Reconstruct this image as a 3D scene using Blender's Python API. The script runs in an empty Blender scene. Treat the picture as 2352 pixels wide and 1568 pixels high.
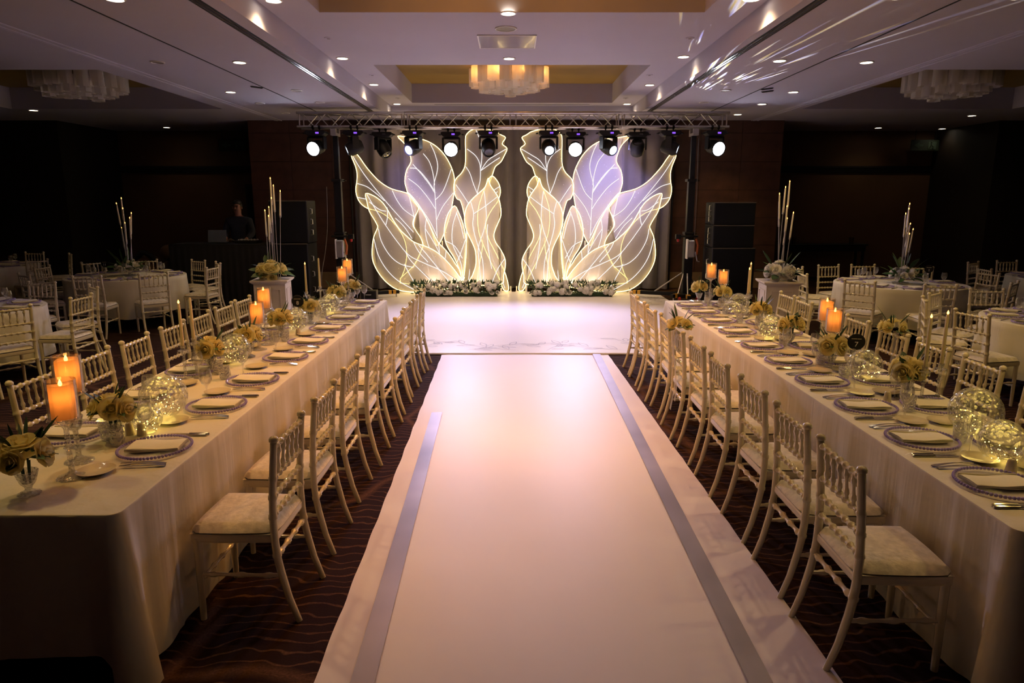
import bpy, bmesh, math, random
from math import sin, cos, pi, radians, sqrt, atan2, hypot, exp
from mathutils import Vector, Matrix, Euler
random.seed(11)
SC = bpy.context.scene
COL = SC.collection
# ------------------------------------------------------------------ camera, world, exposure
cam = bpy.data.cameras.new('camera'); cam.lens = 24.0; cam.sensor_width = 36.0; cam.clip_end = 80
camo = bpy.data.objects.new('camera', cam); COL.objects.link(camo)
camo.location = (0, 0, 1.95); camo.rotation_euler = (radians(90 - 11.675), 0, 0)
SC.camera = camo
wd = bpy.data.worlds.new('world'); SC.world = wd; wd.use_nodes = True
wd.node_tree.nodes['Background'].inputs[0].default_value = (0.0, 0.0, 0.0, 1)
wd.node_tree.nodes['Background'].inputs[1].default_value = 0.0
SC.view_settings.view_transform = 'Standard'
SC.view_settings.look = 'None'
SC.view_settings.gamma = 1.0
SC.view_settings.use_curve_mapping = False
SC.view_settings.exposure = 0.12
SC.cycles.use_denoising = True
SC.cycles.max_bounces = 5
SC.cycles.diffuse_bounces = 2
SC.cycles.use_adaptive_sampling = True
SC.cycles.adaptive_threshold = .10
SC.cycles.glossy_bounces = 2
SC.cycles.transmission_bounces = 4
SC.cycles.transparent_max_bounces = 16
SC.cycles.sample_clamp_indirect = 4.0
SC.cycles.caustics_reflective = False
SC.cycles.caustics_refractive = False
WARM = (1.0, 0.65, 0.30)          # halogen downlights
VIOLET = (0.66, 0.58, 1.0)        # stage heads
WARM2 = (1.0, 0.66, 0.17)         # soffit lamps over the tables
P_TRAY, P_SOFFIT, P_SIDE, P_HEAD = 54.0, 42.0, 5.0, 230.0

P_FILL_BAR = 19.0
# ------------------------------------------------------------------ materials
def _nt(name):
    m = bpy.data.materials.new(name); m.use_nodes = True
    nt = m.node_tree
    return m, nt, nt.nodes['Principled BSDF'], nt.nodes['Material Output']
def N(nt, typ, **kw):
    n = nt.nodes.new(typ)
    for k, v in kw.items():
        if k in n.inputs: n.inputs[k].default_value = v
        else: setattr(n, k, v)
    return n
def pm(name, col, rough=.5, metal=0., var=(8., .12), bump=None, spec=.5, sheen=0., coat=0.):
    """principled material with procedural colour variation and optional bump"""
    m, nt, b, o = _nt(name)
    b.inputs['Roughness'].default_value = rough; b.inputs['Metallic'].default_value = metal
    b.inputs['Specular IOR Level'].default_value = spec
    b.inputs['Sheen Weight'].default_value = sheen; b.inputs['Coat Weight'].default_value = coat
    tc = N(nt, 'ShaderNodeTexCoord')
    no = N(nt, 'ShaderNodeTexNoise', Scale=var[0], Detail=3.0)
    nt.links.new(tc.outputs['Object'], no.inputs['Vector'])
    cr = N(nt, 'ShaderNodeValToRGB')
    cr.color_ramp.elements[0].position = .3; cr.color_ramp.elements[1].position = .75
    cr.color_ramp.elements[0].color = (*[c * (1 - var[1]) for c in col], 1)
    cr.color_ramp.elements[1].color = (*[min(1, c * (1 + var[1] * .5)) for c in col], 1)
    nt.links.new(no.outputs['Fac'], cr.inputs['Fac']); nt.links.new(cr.outputs['Color'], b.inputs['Base Color'])
    if bump:
        n2 = N(nt, 'ShaderNodeTexNoise', Scale=bump[0], Detail=4.0)
        nt.links.new(tc.outputs['Object'], n2.inputs['Vector'])
        bp = N(nt, 'ShaderNodeBump', Strength=bump[1], Distance=bump[2] if len(bump) > 2 else .01)
        nt.links.new(n2.outputs['Fac'], bp.inputs['Height']); nt.links.new(bp.outputs['Normal'], b.inputs['Normal'])
    return m
def em(name, col, s, sample=False):
    m, nt, b, o = _nt(name); nt.nodes.remove(b)
    e = N(nt, 'ShaderNodeEmission', Color=(*col, 1), Strength=s)
    nt.links.new(e.outputs[0], o.inputs[0])
    if not sample: m.cycles.emission_sampling = 'NONE'
    return m
def glass(name, col=(1, 1, 1), rough=.02, refl=1.0, bump=None, base=.0, ior=1.5, cap=.35):
    """thin glass: clear with a fresnel reflection (optional cut-crystal relief and faint body)"""
    m, nt, b, o = _nt(name); nt.nodes.remove(b)
    tr = N(nt, 'ShaderNodeBsdfTransparent', Color=(*col, 1))
    gl = N(nt, 'ShaderNodeBsdfGlossy', Color=(1, 1, 1, 1), Roughness=rough)
    fr = N(nt, 'ShaderNodeFresnel', IOR=ior)
    if bump:
        tc = N(nt, 'ShaderNodeTexCoord'); vo = N(nt, 'ShaderNodeTexVoronoi', Scale=bump[0])
        nt.links.new(tc.outputs['Object'], vo.inputs['Vector'])
        bp = N(nt, 'ShaderNodeBump', Strength=bump[1], Distance=.01)
        nt.links.new(vo.outputs['Distance'], bp.inputs['Height'])
        nt.links.new(bp.outputs['Normal'], gl.inputs['Normal']); nt.links.new(bp.outputs['Normal'], fr.inputs['Normal'])
    ma = N(nt, 'ShaderNodeMath', operation='MULTIPLY'); ma.inputs[1].default_value = refl
    ma.use_clamp = True
    nt.links.new(fr.outputs[0], ma.inputs[0])
    mi = N(nt, 'ShaderNodeMath', operation='MINIMUM'); mi.inputs[1].default_value = cap
    nt.links.new(ma.outputs[0], mi.inputs[0])
    mx = N(nt, 'ShaderNodeMixShader')
    nt.links.new(mi.outputs[0], mx.inputs[0]); nt.links.new(tr.outputs[0], mx.inputs[1]); nt.links.new(gl.outputs[0], mx.inputs[2])
    out = mx
    if base:
        df = N(nt, 'ShaderNodeBsdfDiffuse', Color=(*col, 1)); m2 = N(nt, 'ShaderNodeMixShader'); m2.inputs[0].default_value = base
        nt.links.new(mx.outputs[0], m2.inputs[1]); nt.links.new(df.outputs[0], m2.inputs[2]); out = m2
    nt.links.new(out.outputs[0], o.inputs[0]); return m
def sheer(name, col, trans, translucency=.5, weave=0.):
    """sheer or waxy sheet: transparent + diffuse + translucent"""
    m, nt, b, o = _nt(name); nt.nodes.remove(b)
    tr = N(nt, 'ShaderNodeBsdfTransparent'); df = N(nt, 'ShaderNodeBsdfDiffuse', Color=(*col, 1)); tl = N(nt, 'ShaderNodeBsdfTranslucent', Color=(*col, 1))
    m1 = N(nt, 'ShaderNodeMixShader'); m1.inputs[0].default_value = translucency
    nt.links.new(df.outputs[0], m1.inputs[1]); nt.links.new(tl.outputs[0], m1.inputs[2])
    m2 = N(nt, 'ShaderNodeMixShader'); m2.inputs[0].default_value = 1 - trans
    if weave:
        tc = N(nt, 'ShaderNodeTexCoord'); no = N(nt, 'ShaderNodeTexNoise', Scale=weave, Detail=6.0, Roughness=.7)
        mr = N(nt, 'ShaderNodeMapRange'); mr.inputs[1].default_value = .35; mr.inputs[2].default_value = .7
        mr.inputs[3].default_value = max(0, 1 - trans - .15); mr.inputs[4].default_value = min(1, 1 - trans + .2)
        nt.links.new(tc.outputs['Object'], no.inputs['Vector']); nt.links.new(no.outputs['Fac'], mr.inputs[0]); nt.links.new(mr.outputs[0], m2.inputs[0])
    nt.links.new(tr.outputs[0], m2.inputs[1]); nt.links.new(m1.outputs[0], m2.inputs[2])
    nt.links.new(m2.outputs[0], o.inputs[0]); return m

def clothmat():
    m = pm('tablecloth', (.80, .74, .57), .8, var=(3, .06), sheen=.15)
    nt = m.node_tree; b = nt.nodes['Principled BSDF']
    tc = N(nt, 'ShaderNodeTexCoord'); mp = N(nt, 'ShaderNodeMapping'); mp.inputs['Scale'].default_value = (10, 10, .8)
    n1 = N(nt, 'ShaderNodeTexNoise', Scale=1.0, Detail=3.0); nt.links.new(tc.outputs['Object'], mp.inputs[0]); nt.links.new(mp.outputs[0], n1.inputs['Vector'])
    bp = N(nt, 'ShaderNodeBump', Strength=.45, Distance=.014)
    nt.links.new(n1.outputs['Fac'], bp.inputs['Height']); nt.links.new(bp.outputs['Normal'], b.inputs['Normal'])
    return m
MT = {}
MT['chair'] = pm('chair_paint', (.80, .71, .49), .19, var=(6, .06), coat=.5)
MT['cushion'] = pm('cushion_brocade', (.78, .70, .56), .7, var=(30, .22), bump=(36, .7, .006), sheen=.2)
MT['cloth'] = clothmat()
MT['napkin'] = pm('napkin_linen', (.86, .80, .60), .8, var=(14, .05), bump=(160, .2, .002))
MT['ceil'] = pm('ceiling_paint', (.50, .47, .56), .85, var=(1.2, .03))
MT['gold'] = pm('gold_paint', (.30, .19, .045), .6, var=(2, .06))
MT['dark'] = pm('black_slot', (.006, .006, .008), .6)
MT['alu'] = pm('aluminium', (.62, .60, .60), .35, .9, var=(9, .1))
MT['slotmetal'] = pm('slot_metal', (.75, .74, .76), .22, .85, var=(9, .05))
MT['wood'] = pm('wall_wood', (.10, .045, .030), .42, var=(3.5, .35), bump=(30, .05))
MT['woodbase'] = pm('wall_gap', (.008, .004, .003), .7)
MT['tan'] = pm('tan_wall', (.105, .055, .026), .75, var=(1.4, .12))
MT['marble'] = pm('wall_plinth', (.30, .20, .11), .5, var=(3, .25))
MT['black'] = pm('black_plastic', (.006, .006, .008), .5, var=(20, .2), spec=.3)
MT['blackcloth'] = pm('black_cloth', (.006, .006, .009), .9, var=(6, .2))
MT['grille'] = pm('speaker_grille', (.004, .005, .009), .7, spec=.2, var=(90, .3), bump=(260, .4, .003))
MT['silver'] = pm('silver_cutlery', (.80, .74, .64), .16, 1., var=(12, .05))
MT['ivory'] = pm('ivory_china', (.80, .70, .46), .18, var=(6, .03), coat=.5)
MT['rose'] = sheer('rose_petal', (.94, .82, .38), .0, .38)
MT['whiteflower'] = sheer('white_petal', (.93, .90, .84), .0, .30)
MT['leaf'] = pm('foliage', (.035, .085, .028), .5, var=(10, .3))
MT['leaflight'] = pm('foliage_bright', (.06, .16, .05), .5, var=(10, .3))
MT['pedestal'] = pm('pedestal_paint', (.70, .62, .52), .5, var=(3, .06))
MT['white'] = pm('white_paint', (.85, .83, .82), .4, var=(5, .03))
MT['curtain'] = pm('curtain_cloth', (.17, .15, .175), .85, var=(3, .12), bump=(180, .15, .002), sheen=.3)
MT['ribbon'] = sheer('organza', (.86, .82, .78), .35, .4)
MT['glass'] = glass('clear_glass', (.98, .98, .98), .02, 2.2, base=.025, cap=.42)
MT['crystal'] = glass('cut_crystal', (.97, .97, .98), .05, 4.0, bump=(70, 1.0), base=.10, cap=.5)
MT['globe'] = glass('crackle_glass', (.97, .97, .96), .05, 3.5, bump=(34, .9), base=.035, cap=.42)
MT['charger'] = glass('charger_glass', (.97, .96, .99), .10, 1.2, base=.10, cap=.10)
MT['bead'] = glass('violet_beads', (.52, .42, .88), .10, 3.0, base=.72, cap=.35)
MT['wax'] = sheer('candle_wax', (.95, .70, .38), .0, .55)
MT['taper'] = pm('taper_wax', (.82, .70, .42), .5, var=(6, .04))
MT['tapergrey'] = pm('taper_wax_pale', (.80, .74, .66), .5, var=(6, .04))
MT['flame'] = em('flame', (1, .42, .08), 7.0)
MT['fairy'] = em('fairy_led', (1, .72, .18), 11.0)
MT['lamp'] = em('downlight_lens', (1, .86, .62), 14.0)
MT['lampoff'] = pm('dark_lens', (.22, .20, .20), .4)
MT['ledrim'] = em('led_neon', (1.0, .71, .22), 8.0, True)
MT['vein'] = em('white_vein_tube', (1.0, .93, .90), 1.15)
MT['gem'] = pm('gem', (.9, .88, .92), .1, coat=.8)
MT['leafcloth'] = sheer('leaf_mesh_fabric', (.80, .75, .75), .17, .40, weave=130.)
MT['headlens'] = em('wash_lens', (.86, .88, 1.0), 60.0)
MT['headlens2'] = em('beam_lens', (.75, .85, 1.0), 7.0)
MT['display'] = em('head_display', (.28, .10, 1.0), 1.1)
MT['lensdark'] = pm('dark_glass', (.02, .02, .03), .06, coat=1.)
MT['yellow'] = pm('hazard_yellow', (.75, .40, .03), .5)
MT['red'] = pm('red_plastic', (.55, .02, .02), .4)
MT['orange'] = pm('orange_plastic', (.50, .12, .02), .4)
MT['skin'] = pm('skin', (.30, .13, .08), .5, var=(12, .08))
MT['hair'] = pm('hair', (.010, .007, .006), .5, var=(60, .4))
MT['shirt'] = pm('navy_shirt', (.008, .009, .016), .85)
MT['laptop'] = pm('laptop_shell', (.10, .12, .17), .35, .4)
MT['exit'] = pm('exit_green', (.004, .016, .010), .6)
MT['exitwhite'] = pm('exit_white', (.03, .06, .045), .6)
MT['tube'] = sheer('frosted_tube', (.93, .88, .82), .12, .55)
MT['bronze'] = pm('bronze', (.10, .06, .03), .4, .8)
MT['panelgloss'] = pm('ceiling_hatch', (.58, .54, .62), .12, .0, var=(2, .03), coat=.2)
MT['cable'] = pm('cable', (.13, .115, .10), .6)

def carpet():
    m, nt, b, o = _nt('carpet')
    b.inputs['Roughness'].default_value = .95; b.inputs['Specular IOR Level'].default_value = .1
    tc = N(nt, 'ShaderNodeTexCoord')
    # wavy contour lines running across
    w = N(nt, 'ShaderNodeTexWave', wave_type='BANDS', bands_direction='Y', Scale=4.3, Distortion=9.0, Detail=2.0); w.inputs['Detail Scale'].default_value = .9
    nt.links.new(tc.outputs['Object'], w.inputs['Vector'])
    r = N(nt, 'ShaderNodeValToRGB'); e = r.color_ramp.elements
    e[0].position = .90; e[0].color = (0, 0, 0, 1); e[1].position = .985; e[1].color = (1, 1, 1, 1)
    nt.links.new(w.outputs['Color'], r.inputs['Fac'])
    # large scrolls
    v = N(nt, 'ShaderNodeTexVoronoi', feature='DISTANCE_TO_EDGE', Scale=.9)
    no = N(nt, 'ShaderNodeTexNoise', Scale=1.1, Detail=1.0)
    nt.links.new(tc.outputs['Object'], no.inputs['Vector'])
    mx0 = N(nt, 'ShaderNodeMix', data_type='RGBA'); mx0.inputs['Factor'].default_value = .35
    nt.links.new(tc.outputs['Object'], mx0.inputs[6]); nt.links.new(no.outputs['Color'], mx0.inputs[7])
    nt.links.new(mx0.outputs[2], v.inputs['Vector'])
    r2 = N(nt, 'ShaderNodeValToRGB'); e = r2.color_ramp.elements
    e[0].position = 0; e[0].color = (1, 1, 1, 1); e[1].position = .03; e[1].color = (0, 0, 0, 1)
    nt.links.new(v.outputs['Distance'], r2.inputs['Fac'])
    ad = N(nt, 'ShaderNodeMath', operation='MAXIMUM')
    nt.links.new(r.outputs['Color'], ad.inputs[0]); nt.links.new(r2.outputs['Color'], ad.inputs[1])
    pile = N(nt, 'ShaderNodeTexNoise', Scale=90.0, Detail=3.0); nt.links.new(tc.outputs['Object'], pile.inputs['Vector'])
    mu = N(nt, 'ShaderNodeMath', operation='MULTIPLY'); nt.links.new(ad.outputs[0], mu.inputs[0]); nt.links.new(pile.outputs['Fac'], mu.inputs[1])
    mx = N(nt, 'ShaderNodeMix', data_type='RGBA'); mx.inputs[6].default_value = (.022, .009, .006, 1); mx.inputs[7].default_value = (.17, .085, .045, 1)
    nt.links.new(mu.outputs[0], mx.inputs['Factor']); nt.links.new(mx.outputs[2], b.inputs['Base Color'])
    bp = N(nt, 'ShaderNodeBump', Strength=.4, Distance=.004); nt.links.new(pile.outputs['Fac'], bp.inputs['Height']); nt.links.new(bp.outputs['Normal'], b.inputs['Normal'])
    return m
MT['carpet'] = carpet()
MT['vinyl'] = pm('white_vinyl', (.80, .74, .76), .36, var=(.6, .04), bump=(2.2, .10, .01), spec=.4)
MT['vinyl2'] = pm('runner_vinyl', (.80, .735, .73), .48, var=(.5, .04), bump=(2.5, .16, .012), spec=.4)
MT['stripe'] = pm('silver_stripe', (.36, .33, .36), .45, .45, var=(.9, .45))
MT['print'] = pm('floor_print', (.50, .46, .52), .4)

# ------------------------------------------------------------------ mesh helpers
class MB:
    def __init__(s): s.v = []; s.f = []
    def add(s, v, f, M=None):
        o = len(s.v)
        s.v += [tuple(M @ Vector(p)) for p in v] if M is not None else [tuple(p) for p in v]
        s.f += [tuple(i + o for i in q) for q in f]; return s
    def box(s, x0, x1, y0, y1, z0, z1, M=None):
        v = [(x0, y0, z0), (x1, y0, z0), (x1, y1, z0), (x0, y1, z0), (x0, y0, z1), (x1, y0, z1), (x1, y1, z1), (x0, y1, z1)]
        return s.add(v, [(0, 3, 2, 1), (4, 5, 6, 7), (0, 1, 5, 4), (1, 2, 6, 5), (2, 3, 7, 6), (3, 0, 4, 7)], M)
    def lathe(s, prof, seg=16, M=None, cap=True, flute=0., nfl=0):
        v = []; f = []
        for r, z in prof:
            for k in range(seg):
                a = 2 * pi * k / seg
                rr = r * (1 + (flute * cos(nfl * a) if nfl else 0))
                v.append((rr * cos(a), rr * sin(a), z))
        n = len(prof)
        for i in range(n - 1):
            for k in range(seg):
                a = i * seg + k; b = i * seg + (k + 1) % seg
                f.append((a, b, b + seg, a + seg))
        if cap:
            if prof[0][0] > 1e-5: f.append(tuple(reversed(range(seg))))
            if prof[-1][0] > 1e-5: f.append(tuple(range((n - 1) * seg, n * seg)))
        return s.add(v, f, M)
    def tube(s, pts, rad, seg=8, closed=False, cap=True, M=None):
        P = [Vector(p) for p in pts]; n = len(P)
        R = rad if isinstance(rad, (list, tuple)) else [rad] * n
        v = []; f = []; up = None
        for i in range(n):
            if closed: t = P[(i + 1) % n] - P[i - 1]
            else: t = P[min(i + 1, n - 1)] - P[max(i - 1, 0)]
            if t.length < 1e-9: t = Vector((0, 0, 1))
            t.normalize()
            if up is None:
                up = Vector((0, 0, 1)) if abs(t.z) < .9 else Vector((0, 1, 0))
            a = (up - t * up.dot(t))
            if a.length < 1e-6: a = t.orthogonal()
            a.normalize(); up = a; b = t.cross(a)
            for k in range(seg):
                an = 2 * pi * k / seg
                v.append(P[i] + (a * cos(an) + b * sin(an)) * R[i])
        m = n if closed else n - 1
        for i in range(m):
            for k in range(seg):
                p = i * seg + k; q = i * seg + (k + 1) % seg; j = (i + 1) % n
                f.append((p, q, j * seg + (k + 1) % seg, j * seg + k))
        if cap and not closed:
            f.append(tuple(reversed(range(seg)))); f.append(tuple(range((n - 1) * seg, n * seg)))
        return s.add(v, f, M)
    def sphere(s, c, r, seg=8, rings=5, sc=(1, 1, 1), M=None):
        v = []; f = []
        for i in range(rings + 1):
            th = pi * i / rings
            for k in range(seg):
                a = 2 * pi * k / seg
                v.append((c[0] + r * sc[0] * sin(th) * cos(a), c[1] + r * sc[1] * sin(th) * sin(a), c[2] + r * sc[2] * cos(th)))
        for i in range(rings):
            for k in range(seg):
                a = i * seg + k; b = i * seg + (k + 1) % seg
                f.append((a, a + seg, b + seg, b))
        return s.add(v, f, M)
    def grid(s, nx, ny, fn, M=None):
        v = [fn(i / nx, j / ny) for j in range(ny + 1) for i in range(nx + 1)]
        f = [(j * (nx + 1) + i, j * (nx + 1) + i + 1, (j + 1) * (nx + 1) + i + 1, (j + 1) * (nx + 1) + i) for j in range(ny) for i in range(nx)]
        return s.add(v, f, M)
    def prism(s, poly, d0, d1, axis='y', M=None):
        """extrude a polygon given in (x,z) along y, or (x,y) along z"""
        n = len(poly)
        mk = (lambda p, d: (p[0], d, p[1])) if axis == 'y' else (lambda p, d: (p[0], p[1], d))
        v = [mk(p, d0) for p in poly] + [mk(p, d1) for p in poly]
        f = [tuple(range(n)), tuple(reversed(range(n, 2 * n)))] + [(i, i + n, (i + 1) % n + n, (i + 1) % n) for i in range(n)]
        return s.add(v, f, M)
    def mesh(s, name, mat, smooth=True, bev=0., merge=False, seg=1):
        me = bpy.data.meshes.new(name); me.from_pydata(s.v, [], s.f); me.update()
        bm = bmesh.new(); bm.from_mesh(me)
        if merge: bmesh.ops.remove_doubles(bm, verts=bm.verts, dist=1e-5)
        if bev:
            bmesh.ops.bevel(bm, geom=[e for e in bm.edges if len(e.link_faces) == 2 and e.calc_face_angle(0) > .5], offset=bev, segments=seg, affect='EDGES', profile=.6)
        bmesh.ops.recalc_face_normals(bm, faces=bm.faces)
        if smooth:
            for p in bm.faces: p.smooth = True
            for e in bm.edges:
                if len(e.link_faces) == 2 and e.calc_face_angle(0) > .7: e.smooth = False
        bm.to_mesh(me); bm.free()
        me.materials.append(MT[mat] if isinstance(mat, str) else mat)
        return me
    def build(s, name, mat, parent=None, loc=None, rot=None, smooth=True, bev=0., merge=False, seg=1):
        return put(name, s.mesh(name, mat, smooth, bev, merge, seg), parent, loc, rot)
def put(name, me, parent=None, loc=None, rot=None, scale=None):
    o = bpy.data.objects.new(name, me); COL.objects.link(o)
    if parent is not None: o.parent = parent
    if loc is not None: o.location = loc
    if rot is not None: o.rotation_euler = rot
    if scale is not None: o.scale = (scale,) * 3 if isinstance(scale, (int, float)) else scale
    return o
def tag(o, label=None, cat=None, group=None, kind=None):
    if label: o['label'] = label
    if cat: o['category'] = cat
    if group: o['group'] = group
    if kind: o['kind'] = kind
    return o
def empty(name, loc=(0, 0, 0), rz=0):
    o = bpy.data.objects.new(name, None); COL.objects.link(o); o.empty_display_size = .1
    o.location = loc; o.rotation_euler = (0, 0, rz); return o
def copy_tree(o, loc=None, rz=None, parent=None):
    c = o.copy(); COL.objects.link(c); c.parent = parent
    if loc is not None: c.location = loc
    if rz is not None: c.rotation_euler = (0, 0, rz)
    for ch in list(o.children): copy_tree(ch, parent=c)
    return c
def lightobj(name, typ, energy, col, loc, parent=None, rot=None, **kw):
    l = bpy.data.lights.new(name, typ); l.energy = energy; l.color = col
    for k, v in kw.items(): setattr(l, k, v)
    o = bpy.data.objects.new(name, l); COL.objects.link(o); o.location = loc
    if rot is not None: o.rotation_euler = rot
    if parent is not None: o.parent = parent
    return o
def Tm(loc=(0, 0, 0), rot=(0, 0, 0), sc=1.):
    return Matrix.Translation(loc) @ Euler(rot).to_matrix().to_4x4() @ Matrix.Diagonal((sc, sc, sc, 1) if isinstance(sc, (int, float)) else (*sc, 1))
ORD = ['first', 'second', 'third', 'fourth', 'fifth', 'sixth', 'seventh', 'eighth', 'ninth', 'tenth', 'eleventh', 'twelfth']
def struct(name, mb, mat, **kw):
    o = mb.build(name, mat, **kw); o['kind'] = 'structure'; return o
def lerp(a, b, t): return a + (b - a) * t
def smooth_poly(pts, n=4, closed=True):
    """Catmull-Rom"""
    P = [Vector(p) for p in pts]; m = len(P); out = []
    rng = range(m) if closed else range(m - 1)
    for i in rng:
        p0 = P[(i - 1) % m] if closed else P[max(i - 1, 0)]; p1 = P[i]; p2 = P[(i + 1) % m]
        p3 = P[(i + 2) % m] if closed else P[min(i + 2, m - 1)]
        for k in range(n):
            t = k / n
            out.append(.5 * ((2 * p1) + (p2 - p0) * t + (2 * p0 - 5 * p1 + 4 * p2 - p3) * t * t + (3 * p1 - p0 - 3 * p2 + p3) * t ** 3))
    if not closed: out.append(P[-1])
    return out

# ------------------------------------------------------------------ room shell
ZS, ZT, ZR = 3.65, 3.89, 4.26        # soffit, tray and recess heights
YB = 15.5                            # back wall
f = MB().box(-12, 12, -5, 18, -.1, 0); floor = struct('floor', f, 'carpet', smooth=False)
# centre tray ceiling with two square openings
c = MB()
for sx in (-1, 1):
    c.box(min(sx * 2.53, sx * 2.03), max(sx * 2.53, sx * 2.03), -5, 15.05, ZT, ZR)
c.box(-2.03, 2.03, -5, 3.7, ZT, ZR).box(-2.03, 2.03, 7.75, 10.6, ZT, ZR).box(-2.03, 2.03, 14.57, 15.05, ZT, ZR)
tray = struct('ceiling', c, 'ceil', smooth=False)
for y0, y1 in ((3.7, 7.75), (10.6, 14.57)):
    struct('ceiling', MB().box(-2.1, 2.1, y0 - .1, y1 + .1, ZR, ZR + .08), 'gold', smooth=False)
# soffits either side, back margin and side bays
for sx in (-1, 1):
    a, b = sorted((sx * 2.53, sx * 5.14))
    struct('ceiling', MB().box(a, b, -5, YB, ZS, ZR + .1), 'ceil', smooth=False)
    s = MB()
    a, b = sorted((sx * 5.14, sx * 5.5)); s.box(a, b, -5, YB, ZS, ZR)
    a, b = sorted((sx * 9.5, sx * 12)); s.box(a, b, -5, YB, ZS, ZR)
    a, b = sorted((sx * 5.5, sx * 9.5)); s.box(a, b, -5, 9.62, ZS, ZR).box(a, b, 13.6, YB, ZS, ZR)
    struct('ceiling', s, 'ceil', smooth=False)
    struct('ceiling', MB().box(a - .05, b + .05, 9.55, 13.65, ZR - .22, ZR - .14), 'gold', smooth=False)
    a, b = sorted((sx * 5.8, sx * 12)); struct('ceiling', MB().box(a, b, YB, 18, ZS, ZS + .1), 'ceil', smooth=False)
struct('ceiling', MB().box(-2.53, 2.53, 15.05, YB, ZS, ZR), 'ceil', smooth=False)
# linear air slots and partition tracks in the ceiling
tn = 1
for x0 in (-2.75, 2.68):
    d = MB()
    for k in (-1, 0, 1): d.box(x0 + k * .042 - .010, x0 + k * .042 + .010, -2, 14.3, ZS - .004, ZS + .001)
    t = struct('trim_%d' % tn, d, 'dark', smooth=False); tn += 1
    d = MB()
    for k in (-.5, .5): d.box(x0 + k * .042 - .009, x0 + k * .042 + .009, -2, 14.3, ZS - .006, ZS + .001)
    d.build('slot_blade', 'slotmetal', t, smooth=False)
for x0 in (-3.82, 3.88):
    struct('trim_%d' % tn, MB().box(x0 - .008, x0 + .008, -3, YB, ZS - .006, ZS + .001), 'dark', smooth=False); tn += 1
for x0 in (-5.14, 5.2):
    d = MB()
    for k in range(4): d.box(x0 + k * .045 - .012, x0 + k * .045 + .012, -3, YB, ZS - .01 - .004 * (k % 2), ZS + .001)
    struct('trim_%d' % tn, d, 'ceil', smooth=False); tn += 1
# thin slot line behind the far opening
struct('trim_%d' % tn, MB().box(-1.6, 1.6, 14.78, 14.80, ZT - .003, ZT + .001), 'dark', smooth=False); tn += 1
# walls
wb = struct('wall_back', MB().box(-5.75, 5.92, YB, YB + .2, 0, 4.4), 'woodbase', smooth=False)
pw, ph = 11.67 / 13, .605
pan = MB().box(.004, pw - .004, -.016, 0, .004, ph - .004).mesh('panel', 'wood', False)
for i in range(13):
    for j in range(6):
        z = .36 + j * ph
        if z + ph > ZS + .4: continue
        put('panel', pan, wb, (-5.75 + i * pw, YB, z))
struct('baseboard_back', MB().box(-5.75, 5.92, YB - .02, YB, 0, .36), 'marble', smooth=False)
for sx, xe, xo in ((-1, -5.75, -9.9), (1, 5.92, 10.6)):
    nm = 'left' if sx < 0 else 'right'
    a, b = sorted((xe, xo))
    w = struct('wall_alcove_' + nm, MB().box(a, b, 17.8, 18, 0, 4.4), 'tan', smooth=False)
    MB().box(a, b, 17.77, 17.81, 2.62, 2.80).build('air_grille', 'dark', w, smooth=False)
    for k in range(3): MB().box(a, b, 17.755, 17.775, 2.655 + k * .045, 2.67 + k * .045).build('grille_blade', 'black', w, smooth=False)
    struct('wall_return_' + nm, MB().box(min(xe, xe - sx * .15), max(xe, xe - sx * .15), YB + .2, 18, 0, 4.4), 'wood', smooth=False)
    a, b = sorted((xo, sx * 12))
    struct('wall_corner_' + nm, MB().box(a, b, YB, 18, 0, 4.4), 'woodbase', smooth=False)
    a, b = sorted((sx * 12, sx * 12.15))
    w = struct('wall_' + nm, MB().box(a, b, -5, 18, 0, 4.4), 'wood', smooth=False)
struct('wall_front', MB().box(-12, 12, -5.15, -5, 0, 4.4), 'wood', smooth=False)
# dark doorway behind the booth
d = struct('door_1', MB().box(-6.75, -5.85, 17.70, 17.80, 0, 2.35), 'woodbase', smooth=False)
MB().box(-6.70, -5.90, 17.68, 17.71, .02, 2.30).build('door_leaf', 'blackcloth', d, smooth=False)
MB().tube([(-6.0, 17.66, 1.0), (-6.0, 17.62, 1.0), (-6.12, 17.62, 1.0)], .012).build('door_handle', 'alu', d)
for sx, lab in ((-1, 'unlit exit sign hanging above the dark door behind the booth'), (1, 'dim green exit sign high on the right alcove wall')):
    x = -6.9 if sx < 0 else 10.2
    e = empty('exit_sign', (x, 17.5, 3.28)); tag(e, lab, 'sign')
    MB().box(-.34, .34, -.02, .02, -.13, .13).build('panel', 'exit', e, smooth=False, bev=.004)
    MB().tube([(-.25, 0, .13), (-.25, 0, .37)], .006, 6).build('rod', 'black', e)
    MB().tube([(.25, 0, .13), (.25, 0, .37)], .006, 6).build('rod', 'black', e)
    a = MB(); a.prism([(-.27, 0), (-.15, .07), (-.15, .025), (-.05, .025), (-.05, -.025), (-.15, -.025), (-.15, -.07)], -.026, -.021)
    a.build('arrow', 'exitwhite', e, smooth=False)
    a = MB(); a.box(.07, .27, -.024, -.021, -.09, .09); a.build('door_pictogram', 'exitwhite', e, smooth=False)
    a = MB(); a.tube([(.14, -.028, .05), (.15, -.028, .0), (.20, -.028, -.03), (.19, -.028, -.08)], .012, 6).tube([(.15, -.028, .0), (.11, -.028, -.07)], .012, 6).sphere((.15, -.028, .07), .018)
    a.build('running_figure', 'exit', e)

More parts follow.
